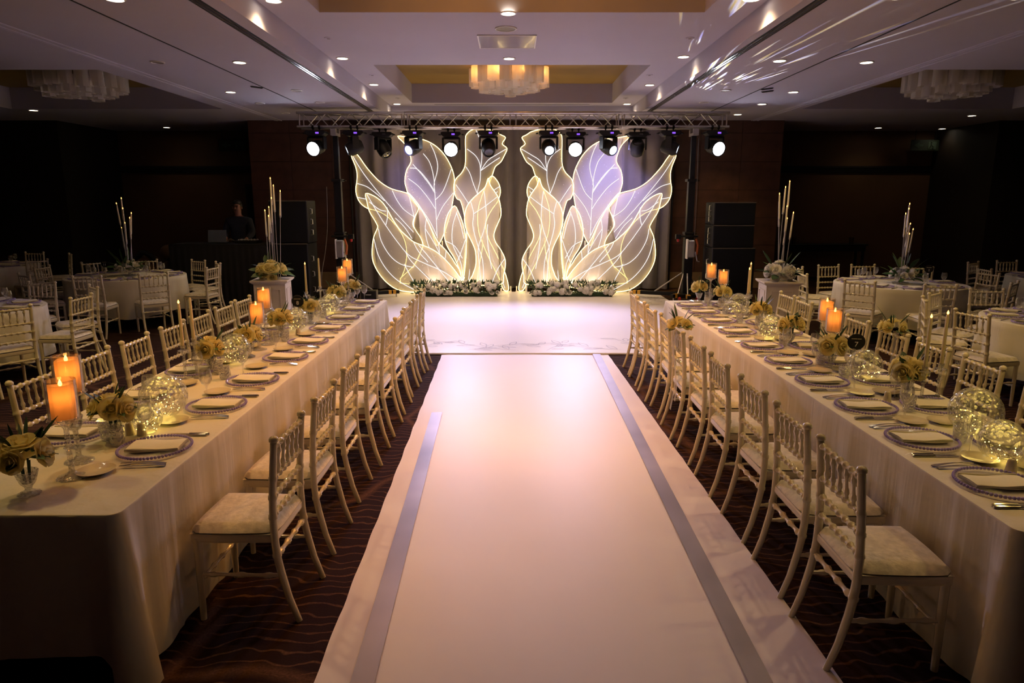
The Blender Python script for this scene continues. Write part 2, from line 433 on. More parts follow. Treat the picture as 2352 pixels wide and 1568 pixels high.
# ------------------------------------------------------------------ white dance floor and aisle runner
dfl = tag(MB().box(-2.92, 3.09, 8.58, 14.62, 0, .025).build('dance_floor', 'vinyl', smooth=False, bev=.006), 'glossy white vinyl dance floor in front of the leaf backdrop', 'dance floor')
pr = MB()
def stroke(pts, w=.012, z=.0262):
    P = smooth_poly([(p[0], p[1], z) for p in pts], 4, False)
    for i in range(len(P) - 1):
        t = (P[i + 1] - P[i]); 
        if t.length < 1e-6: continue
        nrm = Vector((-t.y, t.x, 0)).normalized()
        w0 = w * (.35 + .65 * sin(pi * (i + .3) / len(P))); w1 = w * (.35 + .65 * sin(pi * (i + 1.3) / len(P)))
        pr.add([P[i] - nrm * w0, P[i] + nrm * w0, P[i + 1] + nrm * w1, P[i + 1] - nrm * w1], [(0, 1, 2, 3)])
rr = random.Random(5)
def sprig(x, y, ang, L, n):
    ex, ey = x + L * cos(ang), y + L * sin(ang)
    stroke([(x, y), ((x + ex) / 2 - .06 * sin(ang), (y + ey) / 2 + .06 * cos(ang)), (ex, ey)], .006)
    for k in range(n):
        t = (k + .6) / n; px, py = lerp(x, ex, t), lerp(y, ey, t); s = 1 if k % 2 else -1; a = ang + s * .7; l = L * .28
        mx, my = px + l * cos(a), py + l * sin(a)
        stroke([(px, py), ((px + mx) / 2 - .04 * sin(a), (py + my) / 2 + .04 * cos(a)), (mx, my)], .008)
        stroke([(px, py), ((px + mx) / 2 + .04 * sin(a), (py + my) / 2 - .04 * cos(a)), (mx, my)], .008)
for (x, y, a, L, n) in ((-.6, 8.75, .5, .9, 5), (.05, 8.75, 2.6, .9, 5), (.1, 9.0, .35, .7, 4), (.45, 8.72, .9, .6, 3), (1.5, 8.75, 2.7, 1.0, 5), (-1.6, 9.4, -.2, .8, 4), (-1.2, 8.9, .9, .5, 3), (1.9, 8.9, 2.2, .8, 4), (2.55, 12.6, 1.2, .8, 4), (2.3, 13.4, .4, .7, 4), (2.85, 13.2, 1.8, .7, 4), (-2.7, 12.9, 1.4, .7, 4), (2.2, 10.0, .9, .7, 4)):
    sprig(x, y, a, L, n)
pr.build('floral_print', 'print', dfl, smooth=False)
rn = empty('aisle_runner', (0.2, 0, 0)); tag(rn, 'long white vinyl aisle runner with two silver stripes', 'runner')
rx = lambda y: lerp(-.819, -.903, (y - 2.474) / 6.1)
rxr = lambda y: lerp(1.364, 1.239, (y - 2.474) / 6.1)
def runner(u, v):
    y = lerp(.6, 8.60, v)
    x = lerp(rx(y), rxr(y), u)
    z = .006 + .004 * sin(y * 2.1 + u * 3) * sin(u * 5 + y * .7)
    if u < .02 or u > .98:
        x += .003 * sin(y * 13) * (1 if u < .5 else .4) ; z = .002 + .004 * max(0, sin(y * 11.3 + 2 * u)) ** 6
    return (x - .2, y, z + .002)
us = [0, .012, .04, .1, .2, .3, .4, .5, .6, .7, .8, .9, .96, .988, 1]
nv = 110
vv = [runner(u, j / nv) for j in range(nv + 1) for u in us]; nu = len(us)
m_ = MB().add(vv, [(j * nu + i, j * nu + i + 1, (j + 1) * nu + i + 1, (j + 1) * nu + i) for j in range(nv) for i in range(nu - 1)])
m_.build('sheet', 'vinyl2', rn)
def stripe(x0, x1, w, ya, yb):
    g = MB(); g.grid(2, 40, lambda u, v: (lerp(x0, x1, v) + (u - .5) * w - .2, lerp(ya, yb, v), .0165), None)
    return g.build('stripe', 'stripe', rn)
stripe(-.57, -.70, .10, .6, 6.1); stripe(1.00, 1.085, .10, .6, 8.60)
# ------------------------------------------------------------------ ceiling fixtures
_ring = MB().lathe([(.088, 0), (.088, -.008), (.074, -.012), (.070, -.004), (.070, .0)], 24, cap=False).mesh('trim_ring', 'white')
_disc = MB().lathe([(.0, -.003), (.071, -.003)], 24, cap=False).mesh('lens', 'lamp')
_doff = MB().lathe([(.0, -.004), (.071, -.004)], 24, cap=False).mesh('lens', 'lampoff')
def downlight(x, y, z, label, on=True, power=0., group=None, size=124, tilt=0., col=None):
    o = empty('downlight', (x, y, z)); tag(o, label, 'downlight', group)
    put('trim_ring', _ring, o); put('lens', _disc if on else _doff, o)
    if on and power:
        lightobj('downlight_beam', 'SPOT', power, col or WARM, (0, 0, -.03), o, (0, tilt, 0), spot_size=radians(size), spot_blend=.75, shadow_soft_size=.05)
    return o
# rows measured on the photograph, nearest to the camera first
for nm, sx, ys in (('left', -2.36, (7.3, 10.1, 12.3, 14.7)), ('right', 2.36, (7.25, 10.0, 12.35, 14.7))):
    for i, y in enumerate(ys):
        downlight(sx, y, ZT, 'lit downlight on %s side of the raised centre ceiling, %s from the camera' % (nm, ORD[i]), True, P_TRAY * (1.0 if y < 9 else .6), 'downlights in the raised centre ceiling')
    downlight(sx, 4.2, ZT, 'lit centre ceiling downlight overhead on the %s, above the frame' % nm, True, P_TRAY, 'downlights in the raised centre ceiling')
for i, y in enumerate((7.75, 10.1)):
    downlight(-.04, y + .02, ZT, 'lit downlight on the centre line of the raised ceiling, %s from the camera' % ORD[i], True, P_TRAY, 'downlights in the raised centre ceiling')
lit = [(-4.36, 6.25, 'left soffit outer row nearest the camera'), (-3.42, 6.35, 'left soffit inner row nearest the camera'), (-3.42, 9.1, 'left soffit inner row, further one'), (-4.5, 11.5, 'left soffit outer row, further one'),
       (4.32, 6.28, 'right soffit outer row nearest the camera'), (3.3, 6.28, 'right soffit inner row nearest the camera'), (3.32, 9.0, 'right soffit inner row, further one'), (4.45, 9.1, 'right soffit outer row, second from the camera'),
       (4.5, 11.5, 'right soffit outer row, third from the camera'), (4.5, 12.9, 'right soffit outer row, fourth from the camera'), (4.55, 14.4, 'right soffit outer row, last before the wall')]
for x, y, lb in lit: downlight(x, y, ZS, 'lit downlight in the ' + lb, True, P_SOFFIT, 'soffit downlights', 100, col=WARM2)
for x in (-4.3, -3.4, 3.4, 4.3):
    for y in (3.2,):
        downlight(x, y, ZS, 'lit soffit downlight overhead above the frame, %s row %s' % ('inner' if abs(x) < 4 else 'outer', 'on the left' if x < 0 else 'on the right'), True, P_SOFFIT, 'soffit downlights', 100, col=WARM2)
for i, (x, y) in enumerate(((-4.45, 9.1), (-3.4, 11.35), (-3.4, 12.7), (-3.4, 14.0), (-4.5, 12.8), (-4.5, 14.2))):
    downlight(x, y, ZS, 'unlit dark downlight in the left soffit, %s from the camera' % ORD[[0, 1, 2, 4, 3, 5][i]], False, 0, 'unlit soffit downlights')
for i, (x, y) in enumerate(((3.37, 11.35), (3.4, 12.7), (3.45, 13.9))):
    downlight(x, y, ZS, 'unlit dark downlight in the right soffit, %s from the camera' % ORD[i], False, 0, 'unlit soffit downlights')
downlight(-9.2, 13.75, ZS, 'lit downlight in the dark left bay ceiling', True, P_SIDE, 'side bay downlights')
downlight(-8.2, 16.9, ZS, 'lit downlight inside the left alcove ceiling', True, P_SIDE * .4, 'side bay downlights')
downlight(9.4, 14.6, ZS, 'lit downlight in the right bay ceiling near the wall', True, P_SIDE * 2, 'side bay downlights')
downlight(8.75, 17.0, ZS, 'lit downlight in right alcove ceiling, nearer the stage', True, P_SIDE, 'side bay downlights')
downlight(11.0 - .6, 17.2, ZS, 'lit downlight in right alcove ceiling, nearer the corner', True, P_SIDE * .5, 'side bay downlights')
_det = MB().lathe([(.0, -.012), (.03, -.012), (.05, -.008), (.055, 0)], 16, cap=False).mesh('smoke_detector', 'ceil')
for i, (x, y) in enumerate(((-1.98, 8.9), (-1.95, 11.4), (-1.95, 13.9), (1.92, 8.9), (1.92, 11.4), (1.95, 13.9))):
    x = x * 1.13
    o = empty('smoke_detector', (x, y, ZT)); put('housing', _det, o)
    MB().lathe([(.018, -.016), (.02, -.012)], 12).build('sensor', 'lampoff', o)
    tag(o, 'small round detector on the %s of the centre ceiling, %s from camera' % ('left' if i < 3 else 'right', ORD[i % 3]), 'detector', 'ceiling detectors')
o = empty('ceiling_speaker', (-.07, 8.43, ZT)); tag(o, 'round grey speaker grille in the centre ceiling beside a downlight', 'speaker')
MB().lathe([(.0, -.008), (.11, -.008), (.115, 0)], 28, cap=False).build('grille', 'lampoff', o)
MB().lathe([(.128, 0), (.125, -.012), (.112, -.012), (.11, 0)], 28, cap=False).build('rim', 'white', o)
o = empty('ceiling_hatch', (-.06, 9.1, ZT)); tag(o, 'glossy rectangular hatch panel in the centre of the ceiling', 'ceiling hatch')
MB().box(-.345, .345, -.34, .34, -.008, 0).build('panel', 'panelgloss', o, smooth=False)
fr = MB()
for a, b, c_, d in ((-.36, .36, -.355, -.34), (-.36, .36, .34, .355), (-.36, -.345, -.34, .34), (.345, .36, -.34, .34)): fr.box(a, b, c_, d, -.011, 0)
fr.build('frame', 'white', o, smooth=False)
for i, (x, y) in enumerate(((-3.9, 11.0), (3.95, 11.15), (4.05, 11.4))):
    o = MB().box(-.10, .10, -.02, .02, -.012, 0).box(-.09, .09, -.015, .015, -.02, -.01).build('track_pocket', 'dark', None, (x, y, ZS), (0, 0, .9 if x < 0 else -.9), smooth=False, bev=.003)
    tag(o, ['small dark slot cover on the left ceiling track', 'larger dark slot cover on the right ceiling track', 'smaller dark slot cover beside the right ceiling track'][i], 'slot cover')

def chandelier(x, y, ztop, label, power):
    o = empty('chandelier', (x, y, ztop)); tag(o, label, 'chandelier')
    MB().tube([(0, 0, 0), (0, 0, -.10)], .04, 12).build('stem', 'bronze', o)
    MB().lathe([(.0, -.075), (.60, -.075), (.62, -.085), (.62, -.10), (.0, -.10)], 28).build('canopy_frame', 'bronze', o)
    rd = random.Random(3)
    tubes = []
    for ring, n, zt, zb in ((.60, 18, -.10, -.37), (.44, 13, -.12, -.46), (.24, 7, -.13, -.475)):
        for k in range(n):
            a = 2 * pi * (k + .35 * ring) / n
            dz = rd.uniform(-.025, .025)
            r = .098
            g = MB().lathe([(r, zb + dz), (r * 1.0, zt + dz * .3), (r * .93, zt + dz * .3 + .012)], 14, cap=False, flute=.03, nfl=7)
            g.build('glass_tube', 'tube', o, (ring * cos(a), ring * sin(a), 0))
    bulbs = MB()
    for k in range(8):
        a = 2 * pi * (k + .5) / 8 - pi / 2
        p = (.50 * cos(a), .50 * sin(a), -.17)
        MB().sphere(p, .022, 8, 6, (1, 1, 1.4)).build('bulb', 'flame' if power else 'lampoff', o)
        if power: lightobj('bulb_glow', 'POINT', power, (1, .42, .10), (p[0] * 1.16, p[1] * 1.16, -.18), o, shadow_soft_size=.03)
    return o
chandelier(-.05, 12.5, ZR, 'glowing frosted glass tube chandelier in the far ceiling recess', 1.6)
chandelier(-.05, 5.6, ZR, 'glowing tube chandelier in the ceiling recess overhead, out of view', 80.0)
chandelier(-6.9, 11.5, ZR - .22, 'unlit tube chandelier in the dark left bay recess', 0)
chandelier(7.0, 11.5, ZR - .22, 'unlit tube chandelier in the dark right bay recess', 0)

# ------------------------------------------------------------------ grey stage curtain
cu = empty('stage_curtain', (0, 15.2, 0)); tag(cu, 'grey pleated curtain hanging behind the leaf backdrop', 'curtain')
def fold(u):
    x = u * 7.0
    return .075 * sin(x * 17.5 + .8 * sin(x * 2.1)) + .02 * sin(x * 31 + 1.3) + .02 * sin(x * 3.1)
for i, (xa, xb) in enumerate(((-3.45, .03), (.03, 3.45))):
    MB().grid(150, 8, lambda u, v: (lerp(xa, xb, u), fold(lerp(xa, xb, u) / 7 + i * .37) * (.6 + .4 * (1 - v)) - .012 * i, lerp(.02, 3.45, v))).build('curtain_panel', 'curtain', cu)
MB().tube([(-3.55, .02, 3.47), (3.55, .02, 3.47)], .022, 10).build('curtain_rail', 'alu', cu)
for x in (-3.5, 3.5): MB().tube([(x, .02, 0), (x, .02, 3.47)], .02, 8).build('upright', 'black', cu)

# ------------------------------------------------------------------ leaf backdrop
LEAF={
'A':([(-3.29, 2.85), (-3.22, 2.65), (-3.19, 2.5), (-3.2, 2.34), (-3.23, 2.18), (-3.21, 2.02), (-3.14, 1.89), (-3.01, 1.79), (-2.79, 1.73), (-2.6, 1.62), (-2.42, 1.43), (-2.29, 1.22), (-2.23, 1.03), (-2.22, 0.81), (-2.27, 0.53), (-2.38, 0.27), (-2.33, 0.26), (-2.03, 0.64), (-1.91, 0.92), (-1.88, 1.04), (-1.92, 1.19), (-2.02, 1.34), (-2.07, 1.46), (-2.04, 1.59), (-1.95, 1.77), (-1.98, 1.86), (-2.05, 2.0), (-2.18, 2.1), (-2.48, 2.18), (-2.69, 2.3), (-2.84, 2.44), (-3.0, 2.63), (-3.12, 2.81), (-3.21, 2.9)],
 [[(-3.26, 2.83), (-3.16, 2.65), (-3.01, 2.42), (-2.8, 2.15), (-2.59, 1.89), (-2.33, 1.59), (-2.07, 1.3), (-1.92, 1.11)], [(-3.2, 2.29), (-3.01, 2.23), (-2.83, 2.1), (-2.65, 1.94)], [(-3.21, 2.01), (-3.0, 1.97)], [(-2.48, 2.15), (-2.4, 1.97), (-2.25, 1.76), (-1.99, 1.58)], [(-2.13, 2.02), (-2.08, 1.78), (-2.03, 1.51)], [(-2.44, 1.59), (-2.26, 1.41), (-2.1, 1.16)], [(-2.18, 1.08), (-2.08, 0.92), (-1.99, 0.7)]]),
'B':([(-2.33, 3.23), (-2.19, 3.08), (-2.11, 2.93), (-2.07, 2.73), (-2.17, 2.55), (-2.21, 2.34), (-2.18, 2.18), (-2.13, 2.02), (-2.02, 1.89), (-1.89, 1.76), (-1.79, 1.59), (-1.71, 1.41), (-1.65, 1.22), (-1.59, 1.03), (-1.52, 1.07), (-1.41, 1.3), (-1.31, 1.59), (-1.24, 1.86), (-1.19, 2.18), (-1.19, 2.42), (-1.25, 2.63), (-1.38, 2.86), (-1.56, 3.04), (-1.8, 3.16), (-2.09, 3.2)],
 [[(-1.57, 1.11), (-1.58, 1.54), (-1.59, 1.86), (-1.6, 2.13), (-1.61, 2.29), (-1.55, 2.5), (-1.53, 2.68), (-1.59, 2.91), (-1.67, 3.08)], [(-1.6, 2.26), (-1.63, 2.5), (-1.7, 2.73), (-1.82, 2.89)], [(-1.6, 2.1), (-1.72, 2.29), (-1.9, 2.52), (-2.04, 2.68)], [(-1.6, 1.78), (-1.72, 1.97), (-1.93, 2.23), (-2.14, 2.39)], [(-1.61, 2.15), (-1.77, 2.39), (-1.95, 2.58), (-2.1, 2.6)], [(-1.59, 1.96), (-1.42, 2.15), (-1.25, 2.58)], [(-1.58, 1.54), (-1.45, 1.81), (-1.22, 2.1)], [(-1.58, 1.22), (-1.71, 1.51), (-1.94, 1.86)]]),
'C':([(-0.95, 3.17), (-0.95, 2.81), (-0.97, 2.63), (-1.04, 2.5), (-1.15, 2.39), (-1.2, 2.26), (-1.19, 2.1), (-1.14, 1.98), (-1.07, 1.94), (-1.01, 1.73), (-0.97, 1.46), (-0.95, 1.19), (-0.98, 0.92), (-1.01, 0.61), (-1.04, 0.23), (-0.76, 0.23), (-0.71, 0.51), (-0.63, 0.92), (-0.59, 1.33), (-0.56, 1.73), (-0.5, 2.13), (-0.43, 2.39), (-0.39, 2.5), (-0.34, 2.63), (-0.23, 2.72), (-0.15, 2.86), (-0.1, 2.99), (-0.2, 3.08), (-0.13, 3.2), (-0.23, 3.26), (-0.33, 3.32), (-0.54, 3.37), (-0.68, 3.38), (-0.82, 3.35), (-0.92, 3.27)],
 [[(-0.93, 0.25), (-0.85, 0.83), (-0.78, 1.43), (-0.72, 2.08), (-0.66, 2.34), (-0.65, 2.55), (-0.67, 2.71), (-0.76, 2.86), (-0.92, 2.98)], [(-0.72, 2.09), (-0.8, 2.29), (-0.87, 2.5), (-0.95, 2.63)], [(-0.65, 2.54), (-0.5, 2.75), (-0.33, 2.86), (-0.12, 2.98)], [(-0.65, 2.58), (-0.62, 2.78), (-0.63, 3.07), (-0.73, 3.35)], [(-0.64, 2.55), (-0.41, 2.71), (-0.25, 2.81)], [(-0.84, 1.78), (-0.99, 2.02), (-1.16, 2.27)]]),
'D':([(-0.42, 2.44), (-0.5, 2.34), (-0.62, 2.05), (-0.71, 1.73), (-0.7, 1.33), (-0.59, 1.0), (-0.43, 0.64), (-0.29, 0.37), (-0.18, 0.09), (-0.07, 0.09), (-0.12, 0.37), (-0.23, 0.64), (-0.37, 0.92), (-0.49, 1.16), (-0.55, 1.41), (-0.52, 1.57), (-0.42, 1.76), (-0.3, 1.92), (-0.24, 2.1), (-0.26, 2.26), (-0.34, 2.39)],
 [[(-0.15, 0.12), (-0.32, 0.56), (-0.51, 0.94), (-0.63, 1.38), (-0.61, 1.73), (-0.45, 2.08), (-0.26, 2.23)], [(-0.58, 1.73), (-0.45, 1.97), (-0.3, 2.13)], [(-0.56, 1.22), (-0.43, 0.83), (-0.34, 0.51)]]),
'E':([(-0.49, 2.4), (-0.55, 2.23), (-0.66, 2.12), (-0.8, 2.0), (-0.92, 1.86), (-0.98, 1.68), (-0.99, 1.49), (-0.94, 1.3), (-0.85, 1.11), (-0.78, 0.94), (-0.76, 0.78), (-0.77, 0.59), (-0.84, 0.39), (-0.89, 0.2), (-0.24, 0.2), (-0.18, 0.39), (-0.14, 0.59), (-0.15, 0.75), (-0.23, 0.92), (-0.34, 1.08), (-0.38, 1.22), (-0.35, 1.35), (-0.29, 1.49), (-0.23, 1.65), (-0.24, 1.84), (-0.28, 2.0), (-0.36, 2.13), (-0.45, 2.26)],
 [[(-0.58, 2.14), (-0.55, 1.89), (-0.54, 1.59), (-0.59, 1.33), (-0.71, 0.97), (-0.69, 0.61), (-0.67, 0.25)], [(-0.86, 1.93), (-0.8, 1.68), (-0.82, 1.43), (-0.73, 1.05), (-0.62, 0.7), (-0.6, 0.23)], [(-0.81, 1.67), (-0.56, 1.83), (-0.31, 2.02)], [(-0.15, 0.75), (-0.3, 0.53), (-0.42, 0.25)], [(-0.51, 1.46), (-0.52, 1.19), (-0.48, 0.83), (-0.43, 0.53)]]),
'F':([(-1.19, 1.84), (-1.32, 1.7), (-1.39, 1.51), (-1.42, 1.3), (-1.4, 1.11), (-1.33, 0.94), (-1.23, 0.78), (-1.13, 0.56), (-1.08, 0.37), (-1.06, 0.21), (-1.04, 0.21), (-1.0, 0.51), (-0.97, 0.78), (-0.96, 1.0), (-0.97, 1.19), (-1.02, 1.46), (-1.1, 1.68)],
 [[(-1.04, 0.24), (-1.08, 0.64), (-1.25, 1.05), (-1.24, 1.43), (-1.14, 1.73)], [(-1.39, 1.11), (-1.2, 1.0), (-1.05, 0.75)], [(-1.16, 1.7), (-1.07, 1.43), (-1.01, 1.16)], [(-1.16, 0.67), (-1.06, 0.92), (-0.98, 1.14)]]),
'G':([(-3.03, 2.09), (-3.01, 1.92), (-2.97, 1.73), (-2.88, 1.57), (-2.81, 1.43), (-2.82, 1.37), (-2.89, 1.22), (-2.93, 1.05), (-2.95, 0.83), (-2.92, 0.64), (-2.81, 0.42), (-2.65, 0.23), (-2.44, 0.09), (-2.16, 0.04), (-1.82, 0.05), (-1.04, 0.18), (-1.12, 0.37), (-1.26, 0.56), (-1.45, 0.77), (-1.64, 0.92), (-1.83, 1.01), (-2.05, 1.09), (-2.21, 1.22), (-2.37, 1.38), (-2.5, 1.59), (-2.6, 1.78), (-2.7, 1.92), (-2.86, 2.04)],
 [[(-3.01, 2.07), (-2.84, 1.76), (-2.64, 1.43), (-2.4, 1.08), (-2.17, 0.81), (-1.84, 0.64), (-1.48, 0.48), (-1.11, 0.24)], [(-2.8, 1.37), (-2.75, 1.11), (-2.58, 0.81), (-2.36, 0.63), (-2.09, 0.56)], [(-2.9, 1.16), (-2.83, 0.83), (-2.67, 0.53), (-2.43, 0.28), (-2.1, 0.09)], [(-2.97, 1.92), (-2.76, 1.76), (-2.63, 1.73)], [(-2.64, 1.45), (-2.6, 1.62), (-2.6, 1.81)], [(-2.25, 0.89), (-2.14, 0.7), (-1.87, 0.42), (-1.6, 0.17)], [(-2.28, 0.63), (-2.18, 0.42), (-2.02, 0.14)], [(-1.97, 1.03), (-1.8, 0.83), (-1.56, 0.53), (-1.32, 0.23)], [(-2.07, 1.08), (-1.97, 0.89), (-1.78, 0.67)]]),
'H':([(-2.15, 2.11), (-1.98, 1.86), (-1.95, 1.77), (-2.03, 1.59), (-2.06, 1.46), (-2.01, 1.33), (-1.92, 1.19), (-1.87, 1.04), (-1.91, 0.92), (-2.08, 0.59), (-2.36, 0.23), (-1.07, 0.23), (-1.2, 0.64), (-1.39, 0.92), (-1.55, 1.09), (-1.68, 1.35), (-1.79, 1.59), (-1.96, 1.89)],
 [[(-1.79, 1.58), (-1.82, 1.33), (-1.77, 1.05), (-1.64, 0.72), (-1.49, 0.25)], [(-1.82, 1.37), (-1.66, 1.11), (-1.5, 0.78), (-1.32, 0.25)], [(-1.94, 0.94), (-1.81, 0.7), (-1.74, 0.25)], [(-1.55, 1.08), (-1.53, 0.78), (-1.57, 0.25)], [(-1.39, 0.92), (-1.42, 0.61), (-1.38, 0.25)]]),
}

LNAME = {'A': ('outer upper leaf with flared tip', 14.66), 'B': ('tall broad oval leaf with a curved stem tip', 14.82), 'C': ('tallest wavy leaf with a notched top', 14.74), 'D': ('slim twisted leaf beside the centre gap', 14.59),
         'E': ('front flame-shaped leaf with wavy sides', 14.38), 'F': ('small pointed oval leaf in the middle', 14.45), 'G': ('large low outer leaf with a bulging belly', 14.32), 'H': ('middle leaf spreading behind the flowers', 14.52)}
def tri_fill(poly):
    bm = bmesh.new(); vs = [bm.verts.new((p[0], 0, p[1])) for p in poly]; fc = bm.faces.new(vs)
    bmesh.ops.triangulate(bm, faces=[fc], ngon_method='EAR_CLIP')
    V = [tuple(v.co) for v in bm.verts]; bm.verts.index_update(); F = [tuple(v.index for v in f_.verts) for f_ in bm.faces]; bm.free()
    return V, F
def leaf_panel(key, sx):
    out, veins = LEAF[key]; desc, Y = LNAME[key]
    k = Y / 14.5
    fx = lambda x: .036 + sx * (x - .036) * k if sx > 0 else .036 - (x - .036) * k
    fz = lambda z: 1.95 + (z - 1.95) * k
    P = [(fx(p.x), fz(p.y)) for p in smooth_poly([(a, b) for a, b in out], 3)]
    side = 'left' if sx > 0 else 'right'
    cx = sum(p[0] for p in P) / len(P)
    r = empty('leaf_panel', (cx, Y, 0.025)); tag(r, '%s, %s half of glowing backdrop' % (desc, side), 'backdrop leaf', 'glowing leaf panels of the backdrop')
    L = [(p[0] - cx, p[1] - .025) for p in P]
    V, F = tri_fill(L)
    MB().add(V, F).build('mesh_fabric', 'leafcloth', r, smooth=False)
    MB().tube([(p[0], -.042, p[1]) for p in L], .0062, 4, closed=True).build('led_rim', 'ledrim', r)
    for vn in veins:
        Q = smooth_poly([(fx(a) - cx, -.012, fz(b) - .025) for a, b in vn], 4, False)
        MB().tube(Q, .0060, 4).build('vein', 'vein', r)
    # gems
    rd = random.Random(hash(key) % 99 if False else ord(key)); g = MB(); ng = {'A': 60, 'B': 110, 'G': 45}.get(key, 28)
    xs = [p[0] for p in L]; zs = [p[1] for p in L]; n = 0; tries = 0
    def inside(x, z):
        c_ = False
        for i in range(len(L)):
            a = L[i]; b = L[i - 1]
            if (a[1] > z) != (b[1] > z) and x < (b[0] - a[0]) * (z - a[1]) / (b[1] - a[1]) + a[0]: c_ = not c_
        return c_
    while n < ng and tries < 4000:
        tries += 1; x = rd.uniform(min(xs), max(xs)); z = rd.uniform(min(zs), max(zs))
        if inside(x, z): g.sphere((x, -.006, z), rd.uniform(.005, .011), 5, 3); n += 1
    tag(g.build('gems', 'gem', r), kind='stuff')
    # feet that carry the panel
    zb = min(zs); low = [p[0] for p in L if p[1] < zb + .06]
    a, b = min(low), max(low)
    if b - a < .25: m = (a + b) / 2; a, b = m - .1, m + .1
    for x in (a, b):
        MB().box(x - .012, x + .012, 0.0, .02, 0, max(zb + .10, .12)).build('leg', 'white', r, smooth=False)
    MB().box(a - .02, b + .02, -.012, .018, 0, .02).build('foot_bar', 'white', r, smooth=False)
for s_ in (1, -1):
    for key in 'BCADHFEG': leaf_panel(key, s_)

# ------------------------------------------------------------------ roses and foliage meshes
def rose_mesh(name, mat, rings=((3, .42, 1.05, .18), (4, .70, .98, .42), (5, .88, .82, .75), (6, 1.05, .62, 1.15)), nu=3, nvv=4):
    g = MB(); rd = random.Random(len(name))
    g.sphere((0, 0, .35), .24, 8, 5, (1, 1, 1.5))
    for ri, (n, R, H, cu_) in enumerate(rings):
        for k in range(n):
            a0 = 2 * pi * k / n + ri * .6; wdt = 2 * pi / n * .72
            jz = rd.uniform(-.06, .06)
            def fn(u, v):
                a = a0 + (u - .5) * 2 * wdt * (.55 + .45 * sin(pi * min(1, v * .75 + .2)))
                rad = R * (.25 + .75 * sin(v * pi * .5)) * (1 - (.45, .22, 0, 0)[ri] * v) + cu_ * .22 * max(0, v - .6) * 2.2 * (ri > 1)
                z = (H + jz) * v - .18 * cu_ * max(0, v - .7) * 2.5 - .10 * abs(u - .5) ** 2 * 4 * v
                return (rad * cos(a), rad * sin(a), z - .1)
            g.grid(nu, nvv, fn)
    return g.mesh(name, mat)
ROSE = rose_mesh('rose', 'rose'); WROSE = rose_mesh('white_rose', 'whiteflower')
def pompon():
    g = MB(); rd = random.Random(2)
    for i in range(46):
        z = 1 - 1.5 * (i + .5) / 46; a = i * 2.4; r = sqrt(max(0, 1 - z * z))
        d = Vector((r * cos(a), r * sin(a), z)); t = d.orthogonal().normalized(); b = d.cross(t); s = .22; q = d * rd.uniform(.85, 1.0)
        an = rd.uniform(0, 6.3); t, b = t * cos(an) + b * sin(an), b * cos(an) - t * sin(an)
        g.add([q - t * s - b * s, q + t * s - b * s, q + t * s + b * s, q - t * s + b * s, q + d * .1], [(0, 1, 4), (1, 2, 4), (2, 3, 4), (3, 0, 4)])
    g.sphere((0, 0, 0), .8, 8, 5)
    return g.mesh('hydrangea', 'whiteflower', smooth=False)
POM = pompon()
def blade(name, L, W, mat, droop=.25, fold_=.15, n=5):
    def fn(u, v):
        w = W * sin(pi * min(1, v * .94 + .05)) ** .8
        return ((u - .5) * 2 * w, L * v, fold_ * W * abs(u - .5) * 2 - droop * L * v * v)
    return MB().grid(2, n, fn).mesh(name, mat)
LEAFB = blade('broad_leaf', .075, .020, 'leaf'); LEAFN = blade('narrow_leaf', .13, .008, 'leaf', .12); LEAFL = blade('bright_leaf', .085, .020, 'leaflight', .3); PALM = blade('long_leaf', .30, .035, 'leaflight', .35)
def dirrot(d, roll=0):
    """euler turning local +y to direction d"""
    return (Vector(d).to_track_quat('Y', 'Z') @ Euler((0, roll, 0)).to_quaternion()).to_euler()
def upto(d):
    return Vector(d).to_track_quat('Z', 'Y').to_euler()
def bouquet(parent, c, R, nrose, rr_, seed, mesh=None, nleaf=9, nspike=8, flat=.7, spike=1.0):
    rd = random.Random(seed); c = Vector(c); mesh = mesh or ROSE
    for i in range(nrose):
        if i == 0: d = Vector((rd.uniform(-.2, .2), rd.uniform(-.2, .2), 1))
        else:
            a = 2 * pi * i / (nrose - 1) + rd.uniform(-.3, .3); d = Vector((cos(a), sin(a), rd.uniform(.05, .55)))
        d.normalize(); p = c + Vector((d.x * R, d.y * R, d.z * R * flat))
        put('rose', mesh, parent, p, upto(d), rr_ * rd.uniform(.85, 1.12))
    for i in range(nleaf):
        a = 2 * pi * i / nleaf + rd.uniform(-.3, .3); d = Vector((cos(a), sin(a), rd.uniform(-.05, .4))).normalized()
        put('leaf', rd.choice((LEAFB, LEAFB, LEAFL)), parent, c + d * R * .75 - Vector((0, 0, R * .15)), dirrot(d, rd.uniform(-.6, .6)), R / .07)
    for i in range(nspike):
        a = rd.uniform(0, 2 * pi); d = Vector((cos(a) * .55, sin(a) * .55, rd.uniform(.6, 1.3))).normalized()
        put('sprig', rd.choice((LEAFN, LEAFN, LEAFB)), parent, c + Vector((d.x * 1.5, d.y * 1.5, d.z * .9)) * R * .8, dirrot(d, rd.uniform(-1, 1)), spike * R / .07 * rd.uniform(.75, 1.15))

